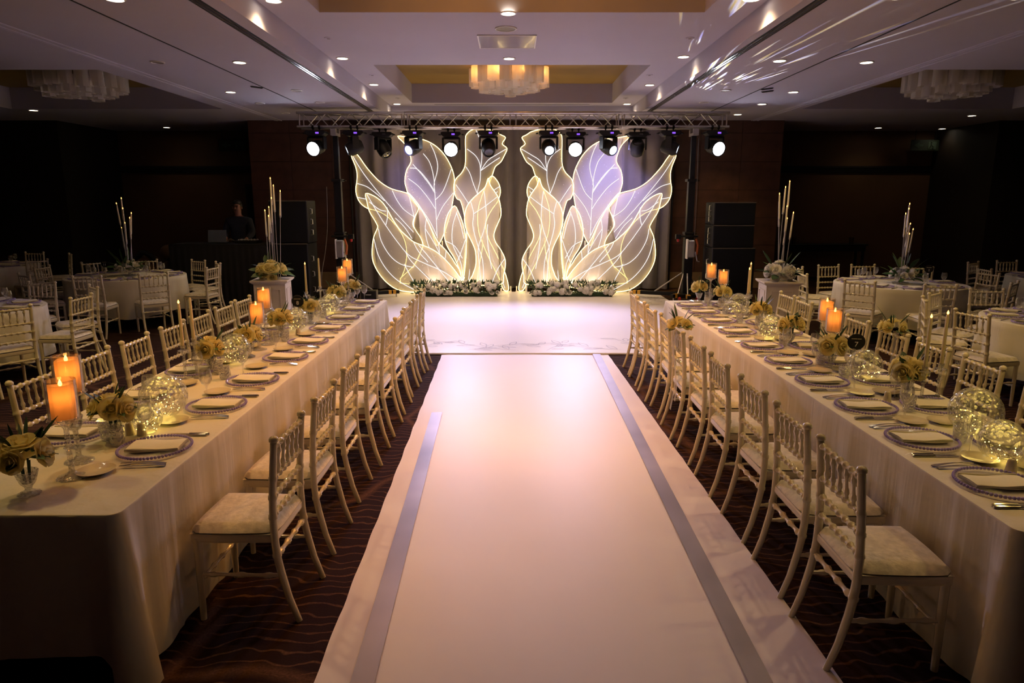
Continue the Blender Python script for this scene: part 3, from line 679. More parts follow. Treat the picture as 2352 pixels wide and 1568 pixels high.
# unseen fill light bars, added behind the flower hedges to brighten the leaves
for x0, lb in ((-1.15, 'left'), (1.22, 'right')):
    o = empty('added_light_bar', (x0, 14.20, .025)); tag(o, 'added warm fill light bar, unseen behind the %s flower hedge' % lb, 'light bar', 'added fill light bars')
    MB().box(-.75, .75, -.04, .04, 0, .06).build('housing', 'black', o, smooth=False, bev=.006)
    for k in range(10): MB().lathe([(0, .062), (.02, .062)], 10, Tm((-.68 + k * .151, 0, 0)), cap=False).build('lens', 'lamp', o)
    for k in range(3): lightobj('bar_fill_light', 'SPOT', P_FILL_BAR, (1, .70, .44), (-.5 + k * .5, 0, .09), o, (radians(180 - 8), 0, 0), spot_size=radians(120), spot_blend=1., shadow_soft_size=.06)
# flower hedges along the foot of the backdrop
for hx0, hx1, lb in ((-2.02, -.26, 'left'), (.36, 2.10, 'right')):
    h = empty('flower_hedge', ((hx0 + hx1) / 2, 13.98, .025)); tag(h, 'low hedge of white flowers and dark leaves before the %s leaf panels' % lb, 'flowers', 'flower hedges')
    W = hx1 - hx0; rd = random.Random(17 if lb == 'left' else 23)
    MB().box(-W / 2 + .04, W / 2 - .04, -.10, .10, 0, .08).build('trough', 'leaf', h, smooth=False, bev=.01)
    for i in range(44):
        x = rd.uniform(-W / 2 + .03, W / 2 - .03); t = rd.random(); a = -.2 + t * 1.7
        p = (x, -.15 * cos(a), .08 + .19 * sin(max(0, a)))
        kind = rd.random()
        if kind < .55: put('bloom', POM, h, p, (rd.uniform(-.5, .5) + .9, rd.uniform(-.4, .4), rd.uniform(0, 6)), rd.uniform(.05, .075))
        else: put('bloom', WROSE, h, p, upto((rd.uniform(-.4, .4), -1 + t, .6)), rd.uniform(.036, .05))
    lf = MB()
    for i in range(420):
        x = rd.uniform(-W / 2, W / 2); a = rd.uniform(-.3, 1.9); base = Vector((x, -.12 * cos(a), .06 + .18 * sin(max(0, a))))
        d = Vector((rd.uniform(-.8, .8) + (x / W) * 1.2, -cos(a) * .8, rd.uniform(.1, 1.2))).normalized(); L = rd.uniform(.07, .14); s = d.orthogonal().normalized() * .018
        M_ = base + d * L * .5
        lf.add([base, M_ - s, base + d * L, M_ + s], [(0, 1, 2, 3)])
    tag(lf.build('leaves', 'leaf', h, smooth=False), kind='stuff')

# ------------------------------------------------------------------ lighting truss
TY, TZ0, TZ1, TD = 13.3, 3.295, 3.545, .27      # front plane, bottom and top chord centres, depth
def truss_segment(x0, L, label):
    o = empty('truss_segment', (x0, TY, TZ0)); tag(o, label, 'truss', 'aluminium truss segments')
    h = TZ1 - TZ0
    for y in (0, TD):
        for z in (0, h): MB().tube([(0, y, z), (L, y, z)], .025, 10).build('chord', 'alu', o)
    n = 8; st = (L - .2) / n
    br = MB().tube([(0, 0, 0), (st, 0, h)], .009, 6).mesh('brace', 'alu'); br2 = MB().tube([(0, 0, h), (st, 0, 0)], .009, 6).mesh('brace', 'alu')
    bt = MB().tube([(0, 0, 0), (st, TD, 0)], .009, 6).mesh('brace', 'alu'); bt2 = MB().tube([(0, TD, 0), (st, 0, 0)], .009, 6).mesh('brace', 'alu')
    for k in range(n):
        x = .1 + k * st
        for y in (0, TD): put('brace', br if (k + (y > 0)) % 2 else br2, o, (x, y, 0))
        for z in (0, h): put('brace', bt if (k + (z > 0)) % 2 else bt2, o, (x, 0, z))
    for x in (.05, L - .05):
        for y in (0, TD): MB().tube([(x, y, 0), (x, y, h)], .014, 6).build('upright', 'alu', o)
        for z in (0, h): MB().tube([(x, 0, z), (x, TD, z)], .014, 6).build('spacer', 'alu', o)
    return o
TX = (-4.02, -2.0, 0.02, 2.04, 4.06)
for i in range(4):
    truss_segment(TX[i] + .004, TX[i + 1] - TX[i] - .008, ['leftmost truss segment above the left lifting tower', 'truss segment left of the stage centre', 'truss segment right of the stage centre', 'rightmost truss segment above the right lifting tower'][i])

# ------------------------------------------------------------------ moving head lights
def moving_head(x, y, pan, tilt, kind, label):
    """hangs from the lower chord: clamps, base with display, yoke and head"""
    o = empty('moving_head_light', (x, y, TZ0 - .005)); tag(o, label, 'stage light', 'moving head lights on the truss')
    for dx in (-.06, .06):
        MB().tube([(dx, 0, .005), (dx, 0, -.075)], .014, 8).lathe([(.036, -.02), (.036, .02)], 12, Tm((dx, 0, .0), (0, pi / 2, 0))).build('clamp', 'black', o)
    MB().prism([(-.19, -.085), (-.17, -.07), (.17, -.07), (.19, -.085), (.19, -.12), (.13, -.165), (-.13, -.165), (-.19, -.12)], -.13, .13).build('base', 'black', o, smooth=False, bev=.008)
    MB().box(.015, .075, -.138, -.128, -.130, -.100).build('display', 'display' if kind != 'back' else 'lensdark', o, smooth=False)
    for sx in (-1, 1): MB().tube([(sx * .20, -.05, -.11), (sx * .235, -.05, -.115), (sx * .235, .05, -.115), (sx * .20, .05, -.11)], .01, 6).build('carry_handle', 'black', o)
    M0 = Tm((0, 0, -.165), (0, 0, pan))
    y_ = MB().add(*_yoke(), M0).build('yoke', 'black', o, smooth=False, bev=.006)
    M1 = M0 @ Tm((0, 0, -.20), (tilt, 0, 0))        # head axis = local -y
    hd = MB()
    Rl = .125 if kind == 'wash' else .085
    hd.lathe([(.0, -.15), (.085, -.15), (.125, -.11), (.135, 0), (.13, .10), (Rl + .02, .15), (Rl + .02, .165), (Rl, .165), (Rl, .15), (0, .15)], 18, M1 @ Tm((0, 0, 0), (pi / 2, 0, 0)))
    h_ = hd.build('head', 'black', o)
    ln = MB().lathe([(0, .158), (Rl * .7, .156), (Rl - .002, .152)], 30, M1 @ Tm((0, 0, 0), (pi / 2, 0, 0)), cap=False)
    ln.build('lens', {'wash': 'headlens', 'beam': 'headlens2', 'back': 'lensdark', 'off': 'lensdark'}[kind], h_)
    for s in (-1, 1): MB().prism([(-.03, -.025), (.03, -.025), (0, .035)], .128, .134, M=M1 @ Tm((0, 0, 0), (0, 0, s * pi / 2)) @ Tm((0, 0, 0), (0, 0, pi))).build('badge', 'alu', h_, smooth=False)
    return o, M1
def _yoke():
    b = MB(); b.box(-.165, .165, -.055, .055, -.035, 0).box(-.175, -.142, -.06, .06, -.235, -.01).box(.142, .175, -.06, .06, -.235, -.01)
    return b.v, b.f
HEADS = [  # x, y, pan, tilt (positive looks down), kind, label
    (-3.66, TY, -.25, .25, 'wash', 'blazing white wash light hung at the far left end of the truss'),
    (-2.95, TY, -1.25, .35, 'beam', 'black moving head turned left beside the left lifting tower'),
    (-2.47, TY + TD, .9, .9, 'back', 'dark moving head on the rear chord left of the broad left leaf'),
    (-1.85, TY, -.55, .40, 'beam', 'black moving head before the tip of the broad left leaf'),
    (-1.16, TY + TD, .0, .22, 'wash', 'blazing white wash light left of the tallest left leaf'),
    (-.445, TY, .12, .75, 'off', 'black moving head tilted down in front of the tallest left leaf'),
    (.69, TY, .05, .45, 'beam', 'black moving head in front of the tallest right leaf'),
    (1.21, TY + TD, -.05, .22, 'wash', 'blazing white wash light right of the tallest right leaf'),
    (1.81, TY, .55, .42, 'beam', 'black moving head before the tip of the broad right leaf'),
    (2.40, TY + TD, -.15, -.75, 'back', 'dark moving head on the rear chord right of the broad right leaf'),
    (2.955, TY, 1.25, .30, 'beam', 'black moving head turned right beside the right lifting tower'),
    (3.80, TY, .30, .25, 'wash', 'blazing white wash light hung at the far right end of the truss')]
HPOW = {0: 1, 4: 1.0, 7: 1.0, 11: 1}
for i, (x, y, pan, tilt, kind, lb) in enumerate(HEADS):
    o, M1 = moving_head(x, y, pan, tilt, kind, lb)
    if kind == 'wash':
        q = (M1 @ Vector((0, -.175, 0)))
        d = (M1.to_3x3() @ Vector((0, -1, 0)))
        lightobj('wash_beam', 'SPOT', P_HEAD, VIOLET, q, o, d.to_track_quat('-Z', 'Y').to_euler(), spot_size=radians(62), spot_blend=1.0, shadow_soft_size=.12)
# beams of the other heads: washing the backdrop and the dance floor, one throwing a gobo across the ceiling; the warm pair is added fill
def aim(o, loc, target): return (Vector(target) - Vector(loc)).to_track_quat('-Z', 'Y').to_euler()
def beam(name, loc, target, P, col, size, blend=1.0, soft=.06):
    return lightobj(name, 'SPOT', P, col, loc, None, aim(None, loc, target), spot_size=radians(size), spot_blend=blend, shadow_soft_size=soft)
beam('backdrop_beam', (-2.0, 12.9, 2.9), (-1.75, 14.8, 2.3), 190, (.52, .45, 1.0), 62)
beam('backdrop_beam', (2.1, 12.9, 2.9), (2.05, 14.8, 2.2), 270, (.52, .45, 1.0), 72)
beam('stage_beam', (-1.0, 13.0, 2.85), (-.6, 10.6, 0), 430, (.70, .61, 1.0), 100)
beam('stage_beam', (1.2, 13.0, 2.85), (.8, 10.6, 0), 430, (.70, .61, 1.0), 100)
beam('backdrop_beam', (-1.0, 13.15, 2.9), (-1.15, 14.5, .6), 105, (1, .76, .58), 95)  # warm fill beam added to lift the lower left leaves, belongs to no head
beam('backdrop_beam', (1.1, 13.15, 2.9), (1.22, 14.5, .6), 105, (1, .76, .58), 95)  # same added warm fill for the right half
g = beam('gobo_beam', (3.05, 13.05, 2.95), (3.05, 6.9, 3.80), 4500, (1, 1, 1), 30, .6, .005)
ld = g.data; ld.use_nodes = True; nt = ld.node_tree; emn = nt.nodes['Emission']
tc = N(nt, 'ShaderNodeTexCoord'); mp = N(nt, 'ShaderNodeMapping'); mp.inputs['Scale'].default_value = (60, 14, 4)
no = N(nt, 'ShaderNodeTexNoise', Scale=1.0, Detail=1.0); nt.links.new(tc.outputs['Normal'], mp.inputs[0]); nt.links.new(mp.outputs[0], no.inputs['Vector'])
rp = N(nt, 'ShaderNodeValToRGB'); rp.color_ramp.elements[0].position = .58; rp.color_ramp.elements[0].color = (0, 0, 0, 1); rp.color_ramp.elements[1].position = .72
nt.links.new(no.outputs['Fac'], rp.inputs[0])
n2 = N(nt, 'ShaderNodeTexNoise', Scale=2.3, Detail=0.0); nt.links.new(mp.outputs[0], n2.inputs['Vector'])
r2 = N(nt, 'ShaderNodeValToRGB'); e = r2.color_ramp.elements; e[0].position = .3; e[0].color = (1, .75, .2, 1); e[1].position = .7; e[1].color = (.4, .4, 1, 1)
k_ = r2.color_ramp.elements.new(.5); k_.color = (1, 1, 1, 1)
nt.links.new(n2.outputs['Fac'], r2.inputs[0]); nt.links.new(r2.outputs[0], emn.inputs['Color']); nt.links.new(rp.outputs[0], emn.inputs['Strength'])

# ------------------------------------------------------------------ lifting towers
def tower(x, y, sx, label):
    o = empty('lifting_tower', (x, y, .0)); tag(o, label, 'lifting tower', 'lifting towers')
    b = MB().box(-.085, .085, -.085, .085, .10, 1.35); b.build('mast', 'black', o, smooth=False, bev=.006)
    MB().box(-.065, .065, -.065, .065, 1.2, 2.35).build('mast_section', 'black', o, smooth=False, bev=.005)
    MB().box(-.045, .045, -.045, .045, 2.2, 3.14).build('mast_section', 'black', o, smooth=False, bev=.004)
    for z in (1.35, 2.35): MB().box(-.10, .10, -.10, .10, z - .05, z).tube([(.09, 0, z - .03), (.16, 0, z - .03)], .012, 6).build('locking_collar', 'black', o, smooth=False, bev=.004)
    MB().box(-.05, .05, -.17, .17, 3.14, 3.19).box(-.05, .05, -.17, -.10, 3.19, 3.262).box(-.05, .05, .10, .17, 3.19, 3.262).build('truss_adapter', 'alu', o, smooth=False)
    MB().box(-.20, .20, -.20, .20, .08, .16).build('base', 'black', o, smooth=False, bev=.01)
    for dx, dy, L in ((-sx, .42, 1.12), (sx, 1.0, .70), (-sx * .1, -1, .50), (-sx * .8, -.6, .42)):
        d = Vector((dx, dy, 0)).normalized(); an = atan2(d.y, d.x)
        lg = MB().box(.15, L, -.035, .035, .09, .16, Tm((0, 0, 0), (0, 0, an))).build('outrigger', 'black', o, smooth=False, bev=.004)
        for k in (.10, .19): MB().box(L - k - .03, L - k + .03, -.0365, .0365, .0885, .1615, Tm((0, 0, 0), (0, 0, an))).build('hazard_stripe', 'yellow', lg, smooth=False)
        MB().tube([d * (L - .06) + Vector((0, 0, .10)), d * (L - .06) + Vector((0, 0, .012))], .012, 8).lathe([(.045, 0), (.045, .012), (.015, .02)], 14, Tm(d * (L - .06))).build('levelling_foot', 'alu', lg)
        MB().tube([d * (L * .55) + Vector((0, 0, .16)), d * .09 + Vector((0, 0, .55))], .014, 8).build('strut', 'alu', o)
    for sx2 in (-1, 1):
        MB().lathe([(.02, -.02), (.05, -.02), (.05, .02), (.02, .02)], 16, Tm((sx2 * .17, -.20, .05), (0, pi / 2, 0))).build('wheel', 'red', o)
    # winch
    w_ = MB().box(-.05, .09, -.20, -.085, .86, 1.20).build('winch', 'alu', o, smooth=False, bev=.02)
    MB().box(-.07, -.045, -.205, -.08, .84, 1.22).build('winch_plate', 'white', w_, smooth=False, bev=.008)
    MB().tube([(.11, -.14, 1.22), (.15, -.15, 1.10), (.13, -.15, .92)], .022, 8).build('winch_guard', 'orange', w_)
    MB().tube([(.10, -.17, .98), (.14, -.19, .80), (.15, -.30, .80)], .011, 8).build('crank_handle', 'alu', w_)
    MB().tube([(-sx * .22, -.11, 1.27), (sx * .15, -.11, 1.27)], .02, 8).box(min(-sx * .28, -sx * .18), max(-sx * .28, -sx * .18), -.15, -.07, 1.22, 1.31).build('cross_bar', 'black', o, smooth=False)
    MB().lathe([(.0, -.05), (.022, -.04), (.026, 0), (.016, .02)], 10, Tm((-sx * .23, -.11, 1.21))).build('lock_knob', 'red', o)
    MB().tube([(.07, -.09, 3.1), (.085, -.10, 2.2), (.09, -.10, 1.2)], .006, 6).build('lift_cable', 'cable', o)
    return o
tower(-3.34, 13.435, -1, 'black telescopic lifting tower carrying the left end of the truss')
tower(3.44, 13.435, 1, 'black telescopic lifting tower carrying the right end of the truss')
cb = MB().tube(smooth_poly([(-3.50, 13.2, 2.2), (-3.52, 13.2, 1.5), (-3.56, 13.1, 1.0), (-3.62, 13.0, .6), (-3.66, 12.9, .01)], 5, False), .008, 6).build('power_cable', 'cable')
tag(cb, 'thin grey cable hanging beside the left lifting tower', 'cable')

fc = empty('flight_case', (-2.77, 13.15, .025), .08); tag(fc, 'small black equipment case at the foot of the left tower', 'case')
MB().box(-.15, .15, -.12, .12, 0, .22).build('shell', 'black', fc, smooth=False, bev=.008)
for k in (-1, 1): MB().box(k * .15 - .006, k * .15 + .006, -.122, .122, .0, .222).build('edge_strip', 'cable', fc, smooth=False)
MB().tube([(-.05, -.122, .15), (-.05, -.145, .15), (.05, -.145, .15), (.05, -.122, .15)], .008, 6).build('handle', 'alu', fc)
# ------------------------------------------------------------------ speakers, booth, DJ
def speaker(x, y, z, w, d, h, label, side):
    o = empty('loudspeaker', (x, y, z)); tag(o, label, 'loudspeaker', 'stage loudspeakers')
    MB().box(-w / 2, w / 2, -d / 2 + .02, d / 2, 0, h).build('cabinet', 'black', o, smooth=False, bev=.012)
    MB().grid(10, 6, lambda u, v: (lerp(-w / 2 + .02, w / 2 - .02, u), -d / 2 + .018 - .02 * sin(pi * u), lerp(.025, h - .025, v))).build('grille', 'grille', o)
    for k in (.25, .5, .75):
        MB().tube([(side * w / 2, -.08, h * k - .05), (side * (w / 2 + .035), -.08, h * k - .04), (side * (w / 2 + .035), -.08, h * k + .04), (side * w / 2, -.08, h * k + .05)], .010, 6).build('rigging_handle', 'alu', o)
    MB().box(-w / 2, w / 2, -d / 2 + .02, -d / 2 + .03, h - .012, h + .002).build('top_edge', 'cable', o, smooth=False)
    return o
speaker(-4.12, 13.05, 1.17, .70, .6, .775, 'black loudspeaker on top of the left speaker stack', 1)
speaker(-4.15, 13.05, 0, .72, .65, 1.165, 'large black bass speaker at the bottom of the left stack', 1)
speaker(4.10, 13.05, 1.09, .76, .6, .41, 'middle black loudspeaker of the right speaker stack', -1)
speaker(4.10, 13.05, 1.505, .76, .6, .41, 'topmost black loudspeaker of the right speaker stack', -1)
speaker(4.12, 13.05, 0, .80, .65, 1.085, 'large black bass speaker at the bottom of the right stack', -1)
bo = empty('dj_booth', (-5.37, 12.95, 0)); tag(bo, 'black draped booth table in the dark left corner', 'booth')
MB().box(-.90, .84, -.34, .34, 1.12, 1.165).build('table_top', 'black', bo, smooth=False, bev=.006)
MB().grid(90, 4, lambda u, v: (lerp(-.92, .86, u), -.355 - .014 * sin(u * 95) * (1 - v), lerp(.02, 1.15, v))).build('front_drape', 'blackcloth', bo)
for s in (-.915, .855): MB().grid(14, 4, lambda u, v: (s + .01 * sin(u * 30) * (1 - v), lerp(-.35, .34, u), lerp(.02, 1.15, v))).build('side_drape', 'blackcloth', bo)
lp = empty('laptop', (-5.50, 12.92, 1.166), .1); tag(lp, 'open laptop with its lid to the camera on the black booth', 'laptop')
MB().box(-.17, .17, -.10, .13, 0, .016).build('keyboard_base', 'black', lp, smooth=False, bev=.004)
MB().box(-.165, .165, -.005, .005, 0, .235, Tm((0, -.10, .014), (radians(-14), 0, 0)) @ Tm((0, 0, 0), (0, 0, 0))).build('lid', 'laptop', lp, smooth=False, bev=.004)
MB().box(-.15, .15, .0055, .007, .015, .22, Tm((0, -.10, .014), (radians(-14), 0, 0))).build('screen', em('laptop_screen', (.5, .6, 1), .35), lp, smooth=False)
mx_ = empty('dj_mixer', (-4.95, 12.95, 1.166)); tag(mx_, 'low black mixing console beside the laptop on the booth', 'mixer')
MB().box(-.20, .20, -.16, .16, 0, .055).build('console', 'black', mx_, smooth=False, bev=.008)
kn = MB()
for i in range(6):
    for j in range(3): kn.lathe([(.012, .055), (.010, .075), (0, .076)], 8, Tm((-.15 + i * .06, -.10 + j * .08, 0)))
kn.build('knobs', 'alu', mx_)
for i in range(2):
    c_ = MB().tube(smooth_poly([(-5.34, 12.88, 1.19), (-5.25, 12.84 - .02 * i, 1.25 - .02 * i), (-5.17, 12.85, 1.21), (-5.14 + .02 * i, 12.88, 1.172)], 5, False), .005, 6).build('audio_cable', 'cable')
    tag(c_, ['upper grey cable arching from the laptop', 'lower grey cable arching from the laptop'][i], 'cable')
rs = MB().box(-6.3, -4.5, 13.4, 14.5, 0, .12).build('riser', 'black', smooth=False, bev=.01); tag(rs, 'low black platform behind the booth under the standing man', 'platform')

def skin_body(name, verts, edges, radii, mat, parent=None, sub=2, root=0):
    me = bpy.data.meshes.new(name); me.from_pydata(verts, edges, []); me.update()
    o = put(name, me, parent); me.materials.append(MT[mat])
    o.modifiers.new('Skin', 'SKIN')
    sk = me.skin_vertices[0].data
    for i, r in enumerate(radii):
        sk[i].radius = (r, r) if not isinstance(r, tuple) else r; sk[i].use_root = (i == root)
    o.modifiers.new('Sub', 'SUBSURF').levels = sub; o.modifiers['Sub'].render_levels = sub
    for m in o.modifiers:
        if m.type == 'SKIN': m.use_smooth_shade = True
    return o
# man behind the booth, head bent towards the laptop, hands on the table
mn = empty('person', (-5.36, 13.62, .12)); tag(mn, 'dark-haired man in a dark shirt standing behind the booth', 'person')
V = [(0, 0, .95), (0, 0, 1.12), (0, -.02, 1.32), (0, -.02, 1.48), (0, -.03, 1.54), (0, -.05, 1.62), (0, -.065, 1.70), (0, -.05, 1.78),
     (.19, -.02, 1.43), (.27, -.06, 1.19), (.20, -.28, 1.08), (-.19, -.02, 1.43), (-.27, -.08, 1.20), (-.16, -.30, 1.085),
     (.10, 0, .88), (.11, .01, .48), (.11, .03, .06), (.12, -.10, .035), (-.10, 0, .88), (-.11, .01, .48), (-.11, .03, .06), (-.12, -.10, .035)]
E_ = [(0, 1), (1, 2), (2, 3), (3, 4), (4, 5), (5, 6), (6, 7), (3, 8), (8, 9), (9, 10), (3, 11), (11, 12), (12, 13), (0, 14), (14, 15), (15, 16), (16, 17), (0, 18), (18, 19), (19, 20), (20, 21)]
R_ = [(.16, .12), (.15, .11), (.17, .115), (.11, .09), .055, .075, (.078, .092), (.06, .07), .06, .045, .034, .06, .045, .034, .09, .06, .045, .04, .09, .06, .045, .04]
skin_body('body', V, E_, R_, 'skin', mn)
sh = skin_body('shirt', V[:3] + [(0, -.02, 1.465)] + [V[8], V[9], (.215, -.25, 1.095), V[11], V[12], (-.18, -.26, 1.10), (0, -.022, 1.535)], [(0, 1), (1, 2), (2, 3), (3, 4), (4, 5), (5, 6), (3, 7), (7, 8), (8, 9), (3, 10)], [(.185, .145), (.18, .14), (.20, .145), (.15, .12), .092, .068, .05, .092, .068, .05, .078], 'shirt', mn)
tr_ = skin_body('trousers', [V[0], V[14], V[15], V[16], V[18], V[19], V[20]], [(0, 1), (1, 2), (2, 3), (0, 4), (4, 5), (5, 6)], [(.175, .135), .11, .08, .065, .11, .08, .065], 'blackcloth', mn)
MB().sphere((0, -.035, 1.785), .078, 14, 9, (1.0, 1.12, .75)).sphere((0, .005, 1.735), .082, 12, 8, (1.0, .95, 1.0)).build('hair', 'hair', mn)
MB().add([(-.014, -.15, 1.67), (.014, -.15, 1.67), (0, -.178, 1.672), (0, -.155, 1.715), (-.007, -.15, 1.665), (.007, -.15, 1.665)], [(0, 2, 3), (2, 1, 3), (0, 4, 5, 1, 2)]).build('nose', 'skin', mn)
for s in (-1, 1):
    MB().sphere((s * .088, -.05, 1.69), .022, 8, 6, (.5, .8, 1.3)).build('ear', 'skin', mn)
    MB().sphere((s * .032, -.142, 1.705), .011, 8, 5, (1.3, .6, .6)).build('eye', 'hair', mn)
    MB().tube([(s * .015, -.150, 1.728), (s * .05, -.142, 1.726)], .005, 6).build('eyebrow', 'hair', mn)
    hx, hy = (.20, -.28) if s > 0 else (-.16, -.30)
    hand = MB().sphere((hx, hy - .04, 1.068), .038, 10, 7, (.95, 1.1, .45))
    for k in range(4):
        fx_ = hx + (k - 1.5) * .018; L = (.062, .072, .068, .052)[k]
        hand.tube([(fx_, hy - .065, 1.07), (fx_ + (k - 1.5) * .004, hy - .065 - L * .55, 1.072), (fx_ + (k - 1.5) * .005, hy - .065 - L, 1.058)], [.0095, .009, .007], 7)
    hand.tube([(hx - s * .03, hy - .035, 1.065), (hx - s * .055, hy - .06, 1.064), (hx - s * .058, hy - .085, 1.058)], [.011, .010, .008], 7)
    hand.build('hand', 'skin', mn)
MB().tube([(-.022, -.148, 1.645), (0, -.153, 1.643), (.022, -.148, 1.645)], .005, 6).build('mouth', 'hair', mn)
# dim bundle left of the booth
bu = empty('covered_bundle', (-6.95, 13.05, 0)); tag(bu, 'dim tan rounded bundle in the dark left of the booth', 'bundle')
MB().lathe([(0, 0), (.30, 0), (.34, .3), (.33, .62), (.22, .86), (.08, .95), (0, .96)], 18, cap=False).build('large_lump', 'tan', bu)
MB().sphere((.42, .0, .98), .15, 14, 9, (1, .9, 1.0)).sphere((.42, 0, .42), .20, 12, 8, (1, 1, 2.1)).build('small_lump', 'tan', bu)
MB().tube(smooth_poly([(-.2, -.15, .70), (.0, -.18, .98), (.2, -.18, .90), (.38, -.16, .62)], 5, False), [.05] * 16, 8).build('dark_strap', 'blackcloth', bu)
cs = empty('console_table', (7.85, 17.4, 0)); tag(cs, 'long dark console table against the right alcove wall', 'console table')
MB().box(-1.05, 1.05, -.22, .22, .84, .88).build('top', 'black', cs, smooth=False, bev=.005)
for x in (-.95, .95):
    for y in (-.18, .18): MB().box(x - .025, x + .025, y - .025, y + .025, 0, .84).build('leg', 'black', cs, smooth=False)
MB().box(-1.0, 1.0, -.2, .2, .70, .84).build('apron', 'black', cs, smooth=False)
for i, x in enumerate((7.1, 8.55)):
    c_ = MB().lathe([(.05, 0), (.055, .01), (.06, .16), (.055, .16), (.05, .02), (0, .02)], 14).build('metal_cup', 'bronze', None, (x, 17.35, .88))
    tag(c_, ['small dark metal cup at the stage end of the console table', 'small dark metal cup at the corner end of the console table'][i], 'cup', 'cups on the console table')
# ------------------------------------------------------------------ chiavari chair
def bamboo(p0, p1, r, knots, n=None):
    """straight rod with rounded bamboo knots"""
    p0 = Vector(p0); p1 = Vector(p1); P = []; R = []
    ts = [(0, 1.0)]
    for k in range(knots):
        t = (k + .5) / knots; w = .35 / knots * .35
        ts += [(t - w * 1.6, 1.0), (t - w * .7, 1.42), (t, 1.5), (t + w * .7, 1.42), (t + w * 1.6, 1.0)]
        if k < knots - 1: ts.append(((k + 1) / knots, .86))
    ts.append((1, 1.0))
    return [p0.lerp(p1, t) for t, _ in ts], [r * q for _, q in ts]
def back_y(z):      # side profile of the back posts
    pts = [(0, -.285), (.12, -.245), (.30, -.205), (.46, -.192), (.65, -.202), (.90, -.225)]
    for (z0, y0), (z1, y1) in zip(pts, pts[1:]):
        if z <= z1: return lerp(y0, y1, (z - z0) / (z1 - z0))
    return pts[-1][1]
def make_chair():
    o = empty('chiavari_chair'); W = .19
    for sx in (-1, 1):
        P = []; R = []
        kn = [.30, .33, .46, .60, .69, .78]
        zs = sorted(set([0, .06, .12, .2, .26, .4, .52, .56, .65, .74, .85, .885] + [k + d for k in (.34, .53, .625, .715) for d in (-.012, -.006, 0, .006, .012)]))
        for z in zs:
            r = lerp(.0145, .0185, min(1, z / .3)) if z < .45 else lerp(.0185, .0165, (z - .45) / .45)
            for k in (.34, .53, .625, .715):
                if abs(z - k) < .007: r *= 1.18
            P.append((sx * W, back_y(z), z)); R.append(r)
        yt = back_y(.89)
        P += [(sx * W, yt, .889), (sx * W, yt, .893), (sx * W, yt - .001, .905), (sx * W, yt - .001, .915), (sx * W, yt - .001, .920)]
        R += [.014, .021, .0225, .016, .004]
        MB().tube(P, R, 10).build('back_post', 'chair', o)
        P = [(sx * .185, .175, 0), (sx * .185, .172, .2), (sx * .185, .170, .42)]
        MB().tube(P, [.0145, .0175, .019], 10).build('front_leg', 'chair', o)
        a, b = bamboo((sx * W, back_y(.24), .235), (sx * .185, .172, .235), .0095, 3); MB().tube(a, b, 8).build('side_stretcher', 'chair', o)
    for z, kn_, nm in ((.868, 7, 'top_rail'), (.715, 7, 'cross_rail'), (.625, 7, 'cross_rail'), (.535, 7, 'cross_rail'), (.335, 4, 'back_stretcher')):
        a, b = bamboo((-W, back_y(z), z), (W, back_y(z), z), .0115 if kn_ == 7 else .0115, kn_); MB().tube(a, b, 8).build(nm, 'chair', o)
    a, b = bamboo((0, back_y(.715), .715), (0, back_y(.868), .868), .0085, 2)
    sp = MB().tube(a, b, 7).mesh('spindle', 'chair')
    for k in range(5): put('spindle', sp, o, ((k - 2) * .0625, 0, 0))
    a, b = bamboo((-.185, .172, .20), (.185, .172, .20), .0095, 4); MB().tube(a, b, 8).build('front_stretcher', 'chair', o)
    fr = MB().prism([(-.20, .195), (.20, .195), (.205, .05), (.195, -.205), (-.195, -.205), (-.205, .05)], .40, .445, 'z'); fr.build('seat_frame', 'chair', o, smooth=False, bev=.012, seg=2)
    def cush(u, v):
        a = (u - .5) * 2; b = (v - .5) * 2
        e = 1 - max(abs(a), abs(b)) ** 6
        x = a * (.205 - .012 * (b < 0) * -b); y = b * .205 - .004 + .012 * (1 - a * a) * (b > 0) * b
        k = (1 - abs(a) ** 8 * abs(b) ** 8 * .10)
        return (x * k, y * k, .452 + .032 * max(0, e) ** .35 + .006 * (1 - a * a) * (1 - b * b))
    g = MB().grid(14, 14, cush); g.grid(2, 2, lambda u, v: ((u - .5) * .40, (v - .5) * .40 - .004, .446))
    g.build('seat_cushion', 'cushion', o)
    return o
CHAIR = make_chair(); CH_USED = [False]
def chair(x, y, rz, label, group):
    """x, y is the chair's seat centre, rz turns its front (+y)"""
    if not CH_USED[0]: o = CHAIR; CH_USED[0] = True; o.location = (x, y, 0); o.rotation_euler = (0, 0, rz)
    else: o = copy_tree(CHAIR, (x, y, 0), rz)
    return tag(o, label, 'chair', group)
rj = random.Random(4)
LIN = [2.906, 3.529, 4.196, 4.83, 5.48, 6.09, 6.67, 7.24, 7.76]           # near posts, left table aisle side
LOUT = [3.856, 4.489, 5.026, 5.611, 6.16, 6.70, 7.20, 7.80]
RIN = [2.548, 3.089, 3.658, 4.278, 4.844, 5.40, 5.96, 6.50, 7.08, 7.55]
ROUT = [3.655, 4.235, 4.79, 5.30, 5.91, 6.40, 7.05, 7.55]
XL = {'Lin': -1.28, 'Lout': -2.72, 'Rin': 1.615, 'Rout': 2.915}
